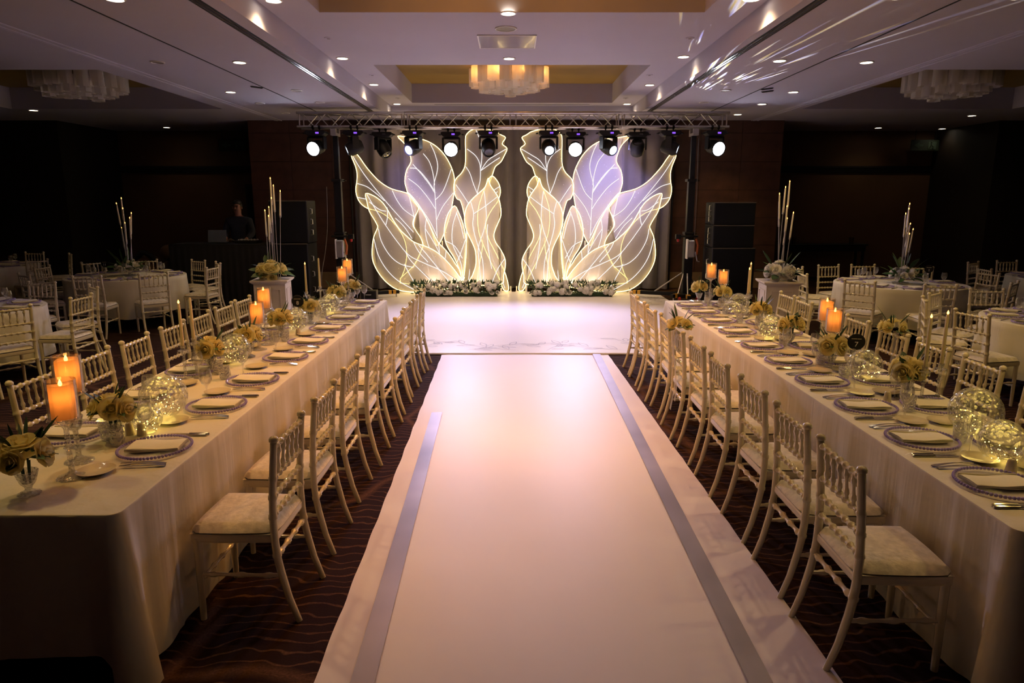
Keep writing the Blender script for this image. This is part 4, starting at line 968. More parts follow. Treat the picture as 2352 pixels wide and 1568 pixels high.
for key, ys, rz, txt, grp in (('Lin', LIN, pi / 2, 'aisle side of the left long table', 'chairs along the left table aisle side'), ('Lout', LOUT, -pi / 2, 'outer side of the left long table', 'chairs along the left table outer side'),
                         ('Rin', RIN, -pi / 2, 'aisle side of the right long table', 'chairs along the right table aisle side'), ('Rout', ROUT, pi / 2, 'outer side of the right long table', 'chairs along the right table outer side')):
    for i, y in enumerate(ys):
        chair(XL[key] + rj.uniform(-.012, .012), y + .19, rz + rj.uniform(-.03, .03), 'white bamboo-style chair on the %s, %s from the camera' % (txt, ORD[i]), grp)

# ------------------------------------------------------------------ tables and cloths
ZTAB = .758
def cloth_loop(pts, n_per_m=48):
    """resample a closed outline; returns x, y, nx, ny, s"""
    out = []; s = 0; m = len(pts)
    for i in range(m):
        a = Vector(pts[i]); b = Vector(pts[(i + 1) % m]); L = (b - a).length; k = max(1, int(L * n_per_m))
        for j in range(k): out.append((a.lerp(b, j / k), s + L * j / k))
        s += L
    res = []
    n = len(out)
    for i in range(n):
        t = out[(i + 1) % n][0] - out[i - 1][0]
        nx, ny = t.y, -t.x; l = hypot(nx, ny) or 1
        res.append((out[i][0].x, out[i][0].y, nx / l, ny / l, out[i][1]))
    return res
def drape(name, loop, hem, off, mat='cloth', rows=12):
    g = MB(); n = len(loop)
    ring = [(-.012, 0.0), (-.004, -.0015), (0, -.007)]
    lv = []
    for d, dz in ring: lv.append([(x + nx * d, y + ny * d, ZTAB + .004 + dz) for x, y, nx, ny, s in loop])
    for r in range(1, rows + 1):
        t = r / rows
        lv.append([(x + nx * off(x, y, s, t), y + ny * off(x, y, s, t), lerp(ZTAB - .003, hem(x, y, s), t)) for x, y, nx, ny, s in loop])
    for L in lv: g.v += L
    for r in range(len(lv) - 1):
        for i in range(n): g.f.append((r * n + i, r * n + (i + 1) % n, (r + 1) * n + (i + 1) % n, (r + 1) * n + i))
    g.f.append(tuple(range(n)))
    return g.build(name, mat)
def rect_pts(x0, x1, y0, y1, r=.05):
    P = []
    for cx, cy, a0 in ((x1 - r, y0 + r, -90), (x1 - r, y1 - r, 0), (x0 + r, y1 - r, 90), (x0 + r, y0 + r, 180)):
        for k in range(6):
            a = radians(a0 + 90 * k / 5); P.append((cx + r * cos(a), cy + r * sin(a)))
    return P
LT = (-2.48, -1.52, 2.44, 8.27); RT = (1.85, 2.68, 2.30, 8.22)
for nm, (x0, x1, y0, y1), sd in (('left', LT, 1), ('right', RT, 2)):
    t = empty('banquet_table', ((x0 + x1) / 2, (y0 + y1) / 2, 0)); tag(t, 'long folding banquet table hidden under the %s white cloth' % nm, 'table', 'long banquet tables')
    hx, hy = (x1 - x0) / 2 - .03, (y1 - y0) / 2 - .03
    MB().box(-hx, hx, -hy, hy, .715, ZTAB - .012).build('tabletop', 'wood', t, smooth=False)
    for sx in (-1, 1):
        for k in (-.9, -.3, .3, .9): MB().tube([(sx * (hx - .08), k * hy, 0), (sx * (hx - .08), k * hy, .715)], .016, 8).build('leg', 'black', t)
    corners = [(x0, y0), (x1, y0), (x1, y1), (x0, y1)]
    def cd(x, y): return min(hypot(x - a, y - b) for a, b in corners)
    def hem(x, y, s):
        if y < y0 + .045 and x0 + .06 < x < x1 - .06: return .135 + .012 * sin(x * 9)
        return .012 + .008 * sin(s * 5.1)
    def off(x, y, s, t, sd=sd):
        c_ = cd(x, y)
        o = -.006 * t + t ** .5 * (.007 * sin(s * 7.3 + sd) + .006 * sin(s * 19.1 + 2 * sd) + .008 * max(0, sin(s * 13 + 3 * sin(s * 2))) ** 12)
        o += .014 * max(0, t - .55) * (1 + sin(s * 4.4 + sd)) * .6
        o += t * .075 * exp(-((c_ - .03) / .06) ** 2) - t * .02 * exp(-((c_ - .16) / .05) ** 2)
        return o
    c_ = drape('tablecloth', cloth_loop(rect_pts(x0, x1, y0, y1)), hem, off)
    tag(c_, 'floor-length cream cloth over the %s long table' % nm, 'tablecloth', 'long tablecloths')

def round_table(key, x, y, txt, chairs, seed, hemz=.21):
    r = .88
    t = empty('round_table', (x, y, 0)); tag(t, 'round banquet table under cloth, ' + txt, 'table', 'round banquet tables')
    MB().lathe([(0, .715), (r - .03, .715), (r - .03, ZTAB - .012), (0, ZTAB - .012)], 40, cap=False).build('tabletop', 'wood', t)
    for k in range(4):
        a = pi / 4 + k * pi / 2; MB().tube([(.45 * cos(a), .45 * sin(a), .715), (.6 * cos(a), .6 * sin(a), 0)], .016, 8).build('leg', 'black', t)
    pts = [(r * cos(2 * pi * k / 120), r * sin(2 * pi * k / 120)) for k in range(120)]
    lp_ = [(x + px, y + py, px / r, py / r, 2 * pi * k / 120) for k, (px, py) in enumerate(pts)]
    c_ = drape('tablecloth', lp_, lambda X, Y, s: hemz + .03 * cos(4 * s + seed), lambda X, Y, s, tt: .012 * tt + tt * (.030 * sin(11 * s + seed) + .012 * sin(23 * s + 2 * seed)), rows=8)
    tag(c_, 'cream cloth hanging in folds over the round table, ' + txt, 'tablecloth', 'round tablecloths')
    for i, (cx, cy, lb) in enumerate(chairs):
        a = atan2(cy - y, cx - x); R = 1.40 - .225
        chair(x + R * cos(a), y + R * sin(a), a + pi / 2 + rj.uniform(-.12, .12), 'white bamboo-style chair %s, %s' % (lb, SHORT[key]), 'chairs around the round tables')
RTAB = [
 ('L11', -6.22, 11.0, 'numbered 11 before the booth', [(-5.99, 9.62, 'nearest the camera'), (-5.2, 9.95, 'at near right'), (-4.77, 11.02, 'at the right'), (-5.02, 11.82, 'at far right'), (-5.65, 12.25, 'at the far side, right of candles'), (-6.6, 12.35, 'at the far side, left of candles'), (-7.3, 11.95, 'at far left'), (-7.62, 11.1, 'at the left'), (-7.1, 9.9, 'at near left')], 1),
 ('R12', 5.68, 9.97, 'behind the right pedestal', [(4.58, 10.83, 'at far left'), (5.2, 11.3, 'at the far side, left of candles'), (4.4, 10.03, 'at the left'), (5.85, 11.3, 'at the far side, under the candles'), (4.72, 9.15, 'at near left'), (6.5, 10.95, 'at far right'), (5.41, 8.65, 'nearest the camera'), (6.95, 10.1, 'at the right'), (6.5, 8.95, 'at near right')], 2),
 ('LE', -6.22, 7.5, 'cut by the left frame edge', [(-5.05, 6.78, 'at near right'), (-4.87, 7.6, 'at the right'), (-5.25, 8.48, 'at far right'), (-6.17, 8.85, 'at the far side')], 3),
 ('RE', 5.76, 6.78, 'cut by the right frame edge', [(4.53, 7.34, 'at the left'), (5.0, 7.85, 'at far left'), (4.44, 6.45, 'at near left'), (5.7, 8.1, 'at the far side')], 4),
 ('FR', 8.85, 10.75, 'far back on the right', [(7.95, 11.85, 'at far left'), (7.62, 10.76, 'at the left'), (8.8, 12.05, 'at the far side')], 5),
 ('FL', -9.85, 12.75, 'far back on the left', [(-9.85, 14.0, 'at the far side'), (-8.65, 12.35, 'at near right'), (-8.95, 13.6, 'at far right')], 6)]
SHORT = {'L11': 'round table 11', 'R12': 'round table behind right pedestal', 'LE': 'round table at left frame edge', 'RE': 'round table at right frame edge', 'FR': 'round table far right', 'FL': 'round table far left'}
for key, x, y, txt, chs, sd in RTAB: round_table(key, x, y, txt, chs, sd)

# ------------------------------------------------------------------ tableware
ZC = ZTAB + .0045
def proto(name, parts):
    """parts: list of (part name, mesh); returns factory"""
    def make(loc, rz=0):
        if len(parts) == 1: return put(name, parts[0][1], None, loc, (0, 0, rz))
        o = empty(name, loc, rz)
        for pn, me in parts: put(pn, me, o)
        return o
    return make
plate_ = MB().lathe([(0, .003), (.10, .003), (.118, .010), (.158, .014), (.158, .017), (.117, .013), (.10, .006), (0, .006)], 40, cap=False).mesh('plate', 'charger')
bd = MB()
for k in range(66):
    a = 2 * pi * k / 66; bd.sphere((.163 * cos(a), .163 * sin(a), .0155), .0078, 7, 5)
charger = proto('charger_plate', [('plate', plate_), ('bead_rim', bd.mesh('bead_rim', 'bead'))])
def nap():
    g = MB()
    for L, (w, d, z) in enumerate(((.125, .066, .018), (.125, .064, .0225), (.122, .065, .027))):
        for top in (0, 1):
            g.grid(12, 6, lambda u, v: ((u - .5) * 2 * w, (v - .5) * 2 * d + .002 * sin(9 * u), z + top * .004 + .0025 * sin(u * 7 + L) + .002 * sin(v * 5) - (.004 if 0 < top and v > .95 else 0)))
        g.tube([((u / 12 - .5) * 2 * w, -d + .002 * sin(9 * u / 12), z + .002 + .0025 * sin(u / 12 * 7 + L)) for u in range(13)], .0026, 6)
        g.tube([((u / 12 - .5) * 2 * w, d + .002 * sin(9 * u / 12), z + .002 + .0025 * sin(u / 12 * 7 + L)) for u in range(13)], .0024, 6)
    return g.mesh('napkin', 'napkin')
napkin = proto('folded_napkin', [('napkin', nap())])
breadp = proto('bread_plate', [('plate', MB().lathe([(0, .002), (.045, .002), (.05, .005), (.078, .016), (.080, .018), (.077, .018), (.05, .009), (0, .007)], 30, cap=False).mesh('bread_plate', 'ivory'))])
def fork_():
    g = MB(); H = lambda y: .004 + .010 * max(0, sin((y + .1) * 14))
    ys = [-.10, -.08, -.04, 0, .03, .05]; ws = [.008, .010, .0065, .0045, .004, .009]
    v = []; 
    for y, w in zip(ys, ws): v += [(-w, y, H(y)), (w, y, H(y)), (w, y, H(y) + .0025), (-w, y, H(y) + .0025)]
    for i in range(len(ys) - 1):
        a = i * 4
        for k in range(4): g.f.append((a + k, a + (k + 1) % 4, a + 4 + (k + 1) % 4, a + 4 + k))
    g.v = v
    for k in range(4):
        x = (k - 1.5) * .0048
        g.tube([(x, .05, H(.05) + .001), (x, .075, H(.075) + .001), (x * .9, .10, H(.1) + .003)], [.0017, .0016, .0007], 5)
    return g.mesh('fork', 'silver')
def knife_():
    g = MB()
    g.tube([(0, -.11, .006), (0, -.10, .006), (0, -.03, .006), (0, -.005, .006)], [.004, .0072, .0058, .005], 8)
    g.add([(-.002, -.005, .003), (.008, -.002, .003), (.0095, .06, .003), (.006, .10, .003), (-.001, .11, .003), (-.002, -.005, .006), (.008, -.002, .0045), (.0095, .06, .0045), (.006, .10, .0045), (-.001, .11, .006)], [(4, 3, 2, 1, 0), (5, 6, 7, 8, 9), (0, 1, 6, 5), (1, 2, 7, 6), (2, 3, 8, 7), (3, 4, 9, 8), (4, 0, 5, 9)])
    return g.mesh('knife', 'silver')
def spoon_():
    g = MB(); g.tube([(0, -.10, .004), (0, -.08, .005), (0, 0, .007), (0, .04, .008)], [.004, .006, .004, .003], 6)
    g.sphere((0, .065, .008), .028, 10, 6, (.62, 1, .22)); return g.mesh('spoon', 'silver')
fork = proto('fork', [('fork', fork_())]); knife = proto('table_knife', [('knife', knife_())]); spoon = proto('dessert_spoon', [('spoon', spoon_())])
goblet = proto('wine_glass', [('bowl', MB().lathe([(.012, .085), (.026, .095), (.036, .12), (.038, .145), (.033, .175), (.031, .185), (.0303, .185), (.032, .17), (.0365, .145), (.034, .118), (.024, .098), (.0, .091)], 20, cap=False).mesh('bowl', 'glass')),
                              ('stem', MB().lathe([(.0, .0), (.034, .001), (.034, .003), (.010, .007), (.0045, .015), (.004, .06), (.0075, .075), (.012, .085)], 18, cap=False).mesh('stem', 'glass'))])
tumbler = proto('water_glass', [('glass', MB().lathe([(0, .004), (.028, .002), (.031, .01), (.036, .085), (.037, .095), (.0362, .095), (.034, .06), (.029, .012), (0, .010)], 22, cap=False, flute=.02, nfl=11).mesh('tumbler', 'crystal'))])
shaker = proto('shaker', [('body', MB().lathe([(.0, 0), (.022, .0), (.024, .004), (.018, .055), (.013, .064), (0, .067)], 16, cap=False).mesh('shaker', 'ivory')), ('cap_holes', MB().sphere((0, 0, .0672), .0018, 6, 4).sphere((.006, 0, .066), .0018, 6, 4).sphere((-.006, 0, .066), .0018, 6, 4).mesh('cap_holes', 'dark'))])
def setting(px, py, rz, where, full=True, n=None, glasses=2, jit=0.):
    """px, py: point on the table edge in front of the diner; rz: diner looks along local +y"""
    R = Matrix.Rotation(rz, 2)
    def at(x, y, z=0): v = R @ Vector((x, y)); return (px + v.x, py + v.y, ZC + z)
    tag(charger(at(0, .215), rz), 'beaded glass charger plate, ' + where, 'charger plate', 'beaded charger plates')
    tag(napkin(at(0, .205, -.002), rz + pi / 2 + jit), 'folded cream napkin on the charger, ' + where, 'napkin', 'folded napkins')
    if full:
        tag(breadp(at(-.29, .33), rz), 'small ivory bread plate, ' + where, 'plate', 'bread plates')
        tag(fork(at(-.195, .17), rz + .06), 'inner dinner fork, ' + where, 'fork', 'forks')
        tag(fork(at(-.222, .16), rz + .10), 'outer salad fork, ' + where, 'fork', 'forks')
        tag(knife(at(.195, .16), rz + .02), 'inner table knife, ' + where, 'knife', 'knives')
        tag(knife(at(.218, .155), rz - .02), 'outer table knife, ' + where, 'knife', 'knives')
        tag(goblet(at(.17, .345), rz), 'stemmed wine glass, ' + where, 'wine glass', 'wine glasses')
        if glasses > 1: tag(tumbler(at(.06, .43), rz), 'cut water tumbler, ' + where, 'water glass', 'water glasses')
    else:
        tag(goblet(at(.15, .36), rz), 'stemmed wine glass, ' + where, 'wine glass', 'wine glasses')
        tag(fork(at(-.20, .17), rz), 'dinner fork, ' + where, 'fork', 'forks')
        tag(knife(at(.20, .17), rz), 'table knife, ' + where, 'knife', 'knives')
for key, ys, rz, ex, txt in (('Lin', [3.147, 3.852, 4.427, 5.10, 5.692, 6.318, 6.91, 7.473, 8.001], pi / 2, LT[1], 'left table, aisle side'), ('Lout', [y + .19 for y in LOUT] + [3.35], -pi / 2, LT[0], 'left table, outer side'),
                         ('Rin', [2.715, 3.27, 3.826, 4.40, 4.97, 5.515, 6.144, 6.721, 7.263, 7.761], -pi / 2, RT[0], 'right table, aisle side'), ('Rout', [y + .19 for y in ROUT] + [3.2], pi / 2, RT[1], 'right table, outer side')):
    ys = sorted(ys)
    for i, y in enumerate(ys): setting(ex, y, rz, '%s, %s from camera' % (txt, ORD[i]), glasses=2 if i % 2 == 0 else 1, jit=rj.uniform(-.08, .08))
for key, x, y, txt, chs, sd in RTAB:
    for cx, cy, lb in chs:
        a = atan2(cy - y, cx - x); r = .88
        setting(x + r * cos(a), y + r * sin(a), a + pi / 2, '%s, %s' % (lb.replace('at the ', '').replace('at ', '').replace(', ', ' '), SHORT[key]), full=False)

# ------------------------------------------------------------------ centrepieces
cup = MB().lathe([(.0, .0), (.040, .0), (.042, .008), (.022, .016), (.012, .026), (.014, .036), (.026, .050), (.034, .075), (.042, .105), (.040, .105), (.031, .075), (.020, .052), (.0, .045)], 22, cap=False, flute=.06, nfl=11).mesh('crystal_cup', 'crystal')
CNT = [0]
def vase(x, y, label, seed, n=6, R=.066, rr_=.050):
    o = empty('rose_vase', (x, y, ZC)); tag(o, label, 'flower vase', 'rose arrangements in crystal cups')
    put('crystal_cup', cup, o)
    bouquet(o, (0, 0, .165), R, n, rr_, seed)
    st = MB()
    for k in range(4): st.tube([(.012 * cos(k * 1.6), .012 * sin(k * 1.6), .05), (.02 * cos(k * 1.6), .02 * sin(k * 1.6), .15)], .004, 6)
    st.build('stems', 'leaf', o)
    return o
def globe(x, y, label, r=.10, power=.5):
    o = empty('crackle_glass_globe', (x, y, ZC)); tag(o, label, 'glass globe', 'crackle glass globes')
    prof = [(.035, 0), (.038, .004)] + [(r * sin(pi * (.12 + .80 * k / 14)), r + r * -cos(pi * (.12 + .80 * k / 14)) + .002) for k in range(15)]
    MB().lathe(prof, 26, cap=False).build('globe', 'globe', o)
    rd = random.Random(int(x * 100 + y * 1000)); f_ = MB(); P = []
    for k in range(18):
        a = rd.uniform(0, 6.28); rr_ = r * .78 * sqrt(rd.random()); z = .02 + rd.random() ** 1.6 * r * .9
        P.append((rr_ * cos(a) * .9, rr_ * sin(a) * .9, z)); f_.sphere(P[-1], .0026, 5, 3)
    f_.build('fairy_lights', 'fairy', o)
    MB().tube(smooth_poly(P, 3, False), .0008, 4).build('fairy_wire', 'bronze', o)
    if power: lightobj('fairy_glow', 'POINT', power * .30, (1, .70, .14), (0, 0, r * .5), o, shadow_soft_size=.05)
    return o
def flame_mesh(h):
    return MB().lathe([(.0, 0), (h * .16, h * .12), (h * .24, h * .34), (h * .17, h * .6), (h * .06, h * .85), (0, h)], 10, cap=False).mesh('flame', 'flame')
FL1, FL2 = flame_mesh(.034), flame_mesh(.028)
def pillar(x, y, zc, label, power=1.3, h=.150, r=.048):
    """glass pedestal candle holder; zc = height of the candle foot above the floor"""
    H = zc - ZC
    o = empty('glass_candle_stand', (x, y, ZC)); tag(o, 'glass stand of the ' + label, 'candle stand', 'glass candle stands')
    MB().lathe([(0, 0), (.062, .0), (.062, .005), (.03, .014), (.012, .03), (.011, H * .45), (.020, H * .5), (.011, H * .56), (.010, H - .05), (.022, H - .03), (.055, H - .012), (.068, H - .006), (.068, H - .002), (0, H - .002)], 22, cap=False, flute=.03, nfl=8).build('pedestal', 'crystal', o)
    MB().lathe([(.060, H - .002), (.060, H + h + .018), (.0585, H + h + .018), (.0585, H - .002)], 26, cap=False).build('cylinder_shade', 'glass', o)
    c_ = empty('pillar_candle', (x, y, zc)); tag(c_, 'thick glowing pillar candle, ' + label, 'candle', 'pillar candles')
    rd = random.Random(int(y * 977 + x * 131)); v0 = rd.uniform(0, 6)
    w_ = MB()
    def fn(u, v):
        a = 2 * pi * u; top = h - .010 * max(0, sin(a + v0)) ** 3
        return (r * cos(a), r * sin(a), .001 + top * v)
    w_.grid(26, 10, fn)
    w_.grid(26, 3, lambda u, v: (r * (1 - v * .97) * cos(2 * pi * u), r * (1 - v * .97) * sin(2 * pi * u), .001 + h - .010 * max(0, sin(2 * pi * u + v0)) ** 3 * (1 - v) - .018 * sin(pi * .5 * v)))
    w_.build('wax', 'wax', c_, merge=True)
    put('flame', FL1, c_, (0, 0, h - .012))
    if power: lightobj('candle_glow', 'POINT', power * .34, (1, .33, .06), (0, 0, h * .66), c_, shadow_soft_size=.012)
    return o
def taper(x, y, zc, L, label, lit=True):
    H = zc - ZC
    o = empty('crystal_candlestick', (x, y, ZC)); tag(o, 'tall cut crystal candlestick, ' + label, 'candlestick', 'crystal candlesticks')
    MB().lathe([(0, 0), (.042, 0), (.042, .006), (.02, .012), (.010, .03), (.009, H * .5), (.018, H * .55), (.009, H * .6), (.009, H - .06), (.014, H - .045), (.034, H - .036), (.036, H - .033), (.014, H - .028), (.018, H), (.0165, H), (.012, H - .02), (0, H - .02)], 16, cap=False).build('stick', 'crystal', o)
    for k in range(5):
        a = 2 * pi * k / 5; MB().sphere((.034 * cos(a), .034 * sin(a), H - .048), .006, 6, 5, (1, 1, 1.7)).build('crystal_drop', 'crystal', o)
    c_ = empty('taper_candle', (x, y, zc - .018)); tag(c_, 'slim yellow taper candle, ' + label, 'candle', 'taper candles')
    MB().lathe([(0, 0), (.0118, 0), (.0085, L), (.004, L + .008), (0, L + .009)], 12, cap=False).build('wax', 'taper', c_)
    if lit: put('flame', FL2, c_, (0, 0, L + .006))
    return o
# left table
vase(-1.99, 2.63, 'rose vase at the near end of the left table', 101); vase(-2.0, 3.27, 'rose vase beside the salt shakers, left table', 102)
vase(-2.13, 4.70, 'rose vase by the near tapers, left table', 103); vase(-2.03, 5.15, 'rose vase in front of the middle pillar candles, left table', 104)
vase(-2.05, 5.95, 'rose vase behind the middle pillar candles, left table', 105); vase(-1.98, 6.62, 'rose vase beside the round black sign, left table', 106)
vase(-1.98, 7.65, 'rose vase before the far pillar candles, left table', 107); vase(-1.93, 8.215, 'rose vase at the far end of the left table', 108)
globe(-1.93, 3.64, 'large glass globe nearest the camera on the left table', .125, .9); globe(-1.90, 3.40, 'small glowing glass globe by the shakers, left table', .075, .7)
globe(-2.05, 4.93, 'glass globe second from the camera, left table', .115, .5); globe(-2.0, 6.25, 'glass globe third from the camera, left table', .105, .4)
globe(-1.95, 7.25, 'glass globe farthest from the camera, left table', .105, .8)
pillar(-1.925, 2.81, 1.035, 'lower front candle at the near end of the left table', .9); pillar(-2.01, 2.995, 1.10, 'higher rear candle at the near end of the left table', 1.0)
pillar(-2.055, 5.42, .985, 'lower front candle in the middle of the left table', .9); pillar(-2.06, 5.62, 1.075, 'higher rear candle in the middle of the left table', .9)
pillar(-1.975, 7.93, 1.03, 'lower front candle at the far end of the left table', .9); pillar(-1.95, 8.10, 1.105, 'higher rear candle at the far end of the left table', .9)
taper(-2.18, 4.42, 1.01, .29, 'left of the near pair on the left table'); taper(-2.17, 4.56, 1.03, .29, 'right of the near pair on the left table', False)
taper(-2.18, 7.2, 1.0, .30, 'left of the far pair on the left table'); taper(-2.04, 7.22, 1.055, .31, 'right of the far pair on the left table', False)
# right table
vase(2.38, 7.66, 'rose vase before the far pillar candles, right table', 201); vase(2.24, 8.12, 'rose vase at the far end of the right table', 202); vase(2.36, 6.40, 'rose vase beyond the fairy globe, right table', 203)
vase(2.33, 5.60, 'rose vase before the tall pillar candles, right table', 204); vase(2.30, 4.80, 'rose vase beside the round black sign, right table', 205); vase(2.42, 4.05, 'rose vase by the near tapers, right table', 206)
vase(2.53, 3.02, 'rose vase at the right frame edge', 207)
globe(2.42, 7.22, 'glass globe farthest from the camera, right table', .11, .4); globe(2.27, 5.90, 'glass globe with yellow fairy lights, right table', .105, .7); globe(2.35, 4.42, 'glass globe near table number 7', .11, .4)
globe(2.38, 3.36, 'large glass globe near the right frame edge', .125, .9); globe(2.26, 2.99, 'glowing glass globe nearest the camera on the right table', .10, .9)
pillar(2.47, 5.30, 1.03, 'higher left candle in the middle of the right table', .9); pillar(2.405, 5.02, .995, 'lower right candle in the middle of the right table', .9)
pillar(2.335, 8.0, 1.065, 'higher left candle at the far end of the right table', .9); pillar(2.475, 7.98, .99, 'lower right candle at the far end of the right table', .9)
taper(2.435, 7.0, 1.01, .255, 'left of the far pair on the right table'); taper(2.475, 7.08, 1.02, .29, 'right of the far pair on the right table')
taper(2.46, 3.95, .985, .30, 'left of the near pair on the right table'); taper(2.60, 4.02, .985, .31, 'right of the near pair on the right table')
for x, y, lb in ((-1.978, 3.366, 'left shaker beside the glowing globe, left table'), (-1.915, 3.362, 'right shaker beside the glowing globe, left table'), (-1.97, 4.58, 'shaker by the near tapers, left table'), (-1.93, 6.05, 'shaker behind the middle candles, left table'),
                 (2.256, 3.949, 'shaker by the near tapers, right table'), (2.22, 2.86, 'left shaker at the right frame edge'), (2.30, 2.84, 'right shaker at the right frame edge')):
    tag(shaker((x, y, ZC)), 'ivory ' + lb, 'shaker', 'salt and pepper shakers')
def text_mesh(s, size, mat):
    cu_ = bpy.data.curves.new('txt', 'FONT'); cu_.body = s; cu_.size = size; cu_.align_x = 'CENTER'; cu_.align_y = 'CENTER'; cu_.extrude = .0004
    o = bpy.data.objects.new('txt', cu_); COL.objects.link(o)
    dg = bpy.context.evaluated_depsgraph_get(); me = bpy.data.meshes.new_from_object(o.evaluated_get(dg))
    bpy.data.objects.remove(o); me.materials.clear(); me.materials.append(MT[mat]); me.name = 'number'; return me
def sign(x, y, num, label, z=1.0):
    o = empty('table_number', (x, y, ZC), .05 if x < 0 else -.25); tag(o, label, 'table number', 'round black table numbers')
    H = z - ZC
    MB().lathe([(0, 0), (.035, 0), (.035, .006), (.006, .012)], 20).build('base', 'black', o)
    MB().tube([(0, 0, .01), (0, 0, H)], .004, 8).build('stick', 'alu', o)
    MB().lathe([(0, -.003), (.056, -.003), (.058, 0), (.056, .003), (0, .003)], 32, Tm((0, -.004, H), (pi / 2, 0, 0)), cap=False).build('disc', 'black', o)
    put('number', text_mesh(num, .050, 'white'), o, (0, -.0085, H - .018), (pi / 2, 0, 0))
    MB().box(-.034, .002, -.0085, -.0075, H + .020, H + .0235).box(.005, .030, -.0085, -.0075, H + .020, H + .0235).build('small_print', 'ivory', o, smooth=False)
sign(-2.065, 6.52, '8', 'round black table number 8 on the left long table'); sign(2.40, 4.66, '7', 'round black table number 7 on the right long table', .985)
sign(-6.32, 10.62, '11', 'round black table number 11 under the left candle cluster', .99); sign(5.95, 9.75, '1', 'round black number sign on the round table behind the pedestal', .99)
# extra stemmed glass at the far end of the left table
tag(goblet((-1.79, 8.215, ZC)), 'stemmed glass of water at the far end of the left table', 'wine glass', 'wine glasses')

# candle clusters: stems leaning out of a flower bed
def cluster(parent_loc, base, tips, label, L, seed, mat='tapergrey'):
    o = empty('candelabra', parent_loc); tag(o, label, 'candelabra', 'tall candle clusters')
    bx, by, bz = parent_loc; rd = random.Random(seed)
    MB().lathe([(0, 0), (.11, 0), (.11, .012), (0, .014)], 20, cap=False).build('base_plate', 'alu', o)
    for i, (tx, tz) in enumerate(tips):
        dy = rd.uniform(-.07, .07)
        top = Vector((tx - bx, dy, tz - bz)); root = Vector((top.x * .35 + rd.uniform(-.05, .05), dy * .6, .012))
        d = (top - root).normalized(); foot = top - d * L
        s_ = MB().tube([root, foot], .0055, 7).lathe([(.0, -.03), (.012, -.028), (.014, .0), (.012, .004)], 10, Matrix.Translation(foot) @ upto(d).to_matrix().to_4x4()).build('stem', 'alu', o)
        c_ = MB().lathe([(.0, .0), (.0135, .0), (.0095, L - .012), (.003, L - .004)], 10, Matrix.Translation(foot) @ upto(d).to_matrix().to_4x4()).build('candle', mat, o)
        put('flame', FL2, c_, top - d * .004, upto(d))
    return o
def pedestal(x, y, label, rz):
    o = empty('flower_pedestal', (x, y, 0), rz); tag(o, label, 'pedestal', 'white panelled pedestals')
    def sq(w, z0, z1): return MB().box(-w, w, -w, w, z0, z1)
    sq(.215, .06, .80).build('shaft', 'pedestal', o, smooth=False); sq(.235, 0, .06).build('plinth', 'pedestal', o, smooth=False, bev=.008)
    MB().add([(-.22, -.22, .80), (.22, -.22, .80), (.22, .22, .80), (-.22, .22, .80), (-.255, -.255, .83), (.255, -.255, .83), (.255, .255, .83), (-.255, .255, .83), (-.255, -.255, .85), (.255, -.255, .85), (.255, .255, .85), (-.255, .255, .85)],
             [(3, 2, 1, 0), (8, 9, 10, 11)] + [(a + k, a + (k + 1) % 4, a + 4 + (k + 1) % 4, a + 4 + k) for a in (0, 4) for k in range(4)]).build('cap', 'pedestal', o, smooth=False)
    for k in range(4):
        M_ = Tm((0, 0, 0), (0, 0, k * pi / 2)); g = MB()
        for a, b, c_, d in ((-.15, .15, .715, .73), (-.15, .15, .13, .145), (-.15, -.135, .145, .715), (.135, .15, .145, .715)): g.box(a, b, -.224, -.213, c_, d, M_)
        g.build('panel_moulding', 'pedestal', o, smooth=False)
    return o
PX = {'L': (-3.43, 9.75), 'R': (3.74, 9.55)}
TIPS = {'L': [(-3.373, 2.245), (-3.345, 2.146), (-3.252, 2.071), (-3.348, 1.975), (-3.437, 1.849), (-3.494, 1.803), (-3.428, 1.729)], 'R': [(3.81, 2.196), (3.741, 2.12), (3.64, 2.03), (3.667, 1.949), (3.776, 1.863), (3.864, 1.777), (3.81, 1.699)],
        '11': [(-6.171, 1.975), (-6.231, 1.896), (-6.129, 1.82), (-6.073, 1.745), (-6.079, 1.671), (-6.124, 1.595), (-6.241, 1.515)], '12': [(5.703, 1.895), (5.674, 1.827), (5.626, 1.758), (5.779, 1.611), (5.801, 1.534), (5.715, 1.473)]}
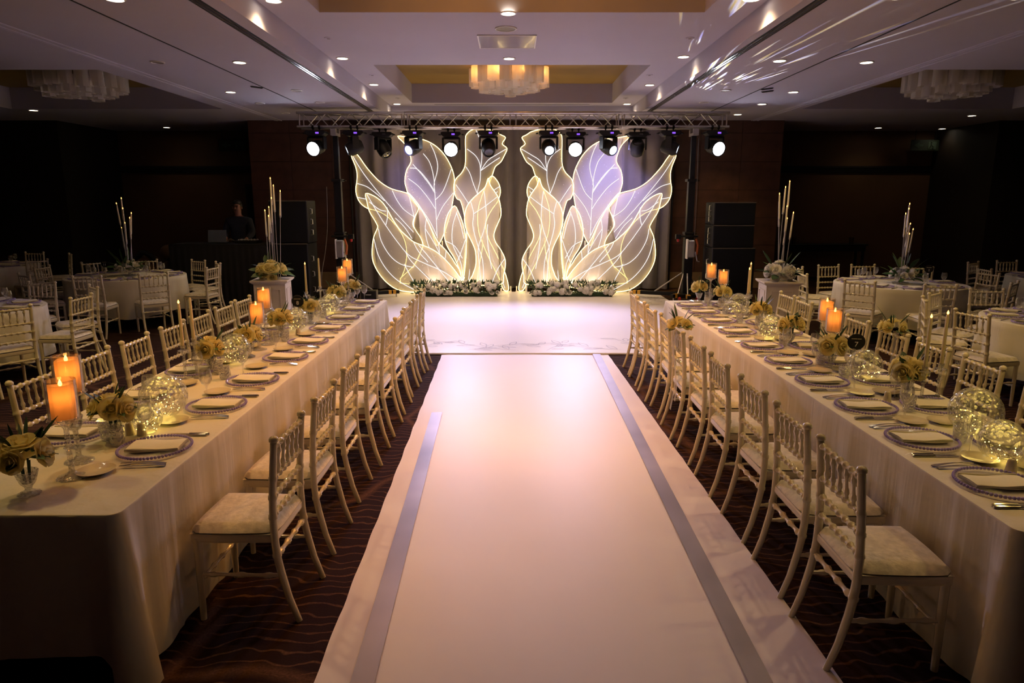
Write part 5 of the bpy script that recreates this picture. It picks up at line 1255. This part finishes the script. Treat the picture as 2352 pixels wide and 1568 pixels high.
for k, side in (('L', 'left'), ('R', 'right')):
    x, y = PX[k]
    pedestal(x, y, 'white panelled pedestal behind the %s long table' % side, .12 if k == 'L' else -.10)
    cluster((x, y + .02, .851), None, TIPS[k], 'cluster of leaning pale candles on the %s pedestal' % side, .33, 5 if k == 'L' else 6)
    fb = empty('flower_bed', (x, y, .851)); tag(fb, 'dome of cream roses and leaves on top of the %s pedestal' % side, 'flowers', 'flower domes'); rd = random.Random(61 if k == 'L' else 67)
    bouquet(fb, (0, -.02, .10), .17, 16, .062, 300 + (k == 'R'), ROSE if k == 'L' else WROSE, 12, 3, .8)
    for i in range(7):
        a = rd.uniform(0, 6.28); d = Vector((cos(a), sin(a) * .6, .25)).normalized(); put('rose', ROSE if k == 'L' else WROSE, fb, (.12 * cos(a), .12 * sin(a) - .02, .03 + .05 * (i % 2)), upto((cos(a), sin(a), .5)), .058)
    for i in range(4):
        a = 2 * pi * i / 4 + .5; put('long_leaf', PALM, fb, (.10 * cos(a), .10 * sin(a), .14), dirrot((cos(a), sin(a) * .5, .8)), .6)
for key, (x, y), lab, tips in (('11', (-6.17, 11.0), 'cluster of leaning candles on the round table numbered 11', TIPS['11']), ('12', (5.70, 9.97), 'cluster of leaning candles on the round table behind the pedestal', TIPS['12'])):
    cluster((x, y + .02, ZC), None, tips, lab, .30, 9)
    fb = empty('flower_bed', (x, y, ZC)); tag(fb, 'white roses and broad green leaves, ' + ('table numbered 11' if key == '11' else 'round table behind right pedestal'), 'flowers', 'flower domes')
    bouquet(fb, (0, -.05, .115), .16, 9, .048, 400 + len(key) + int(key), WROSE, 14, 6, .6)
    for i in range(7):
        a = 2 * pi * i / 7; put('long_leaf', PALM, fb, (.07 * cos(a), .07 * sin(a), .08), dirrot((cos(a), sin(a), 1.3)), .85)
# bouquets tied to chair backs
for x, y, sx, lab in ((1.40, 5.60, -1, 'rose bouquet with white ribbon tied to a right aisle chair'), (3.13, 5.52, 1, 'rose bouquet tied to an outer chair of the right table')):
    o = empty('chair_bouquet', (x, y, .92)); tag(o, lab, 'bouquet', 'bouquets tied to chairs')
    bouquet(o, (0, 0, .0), .075, 6, .042, 500 + sx, ROSE, 8, 7)
    for k in range(2):
        MB().grid(3, 10, lambda u, v: (sx * (.03 + .015 * sin(v * 6 + k)), (u - .5) * .05 + (k - .5) * .05 + .02 * sin(v * 5 + k * 2), -.03 - (.60 + .1 * k) * v)).build('ribbon', 'ribbon', o)
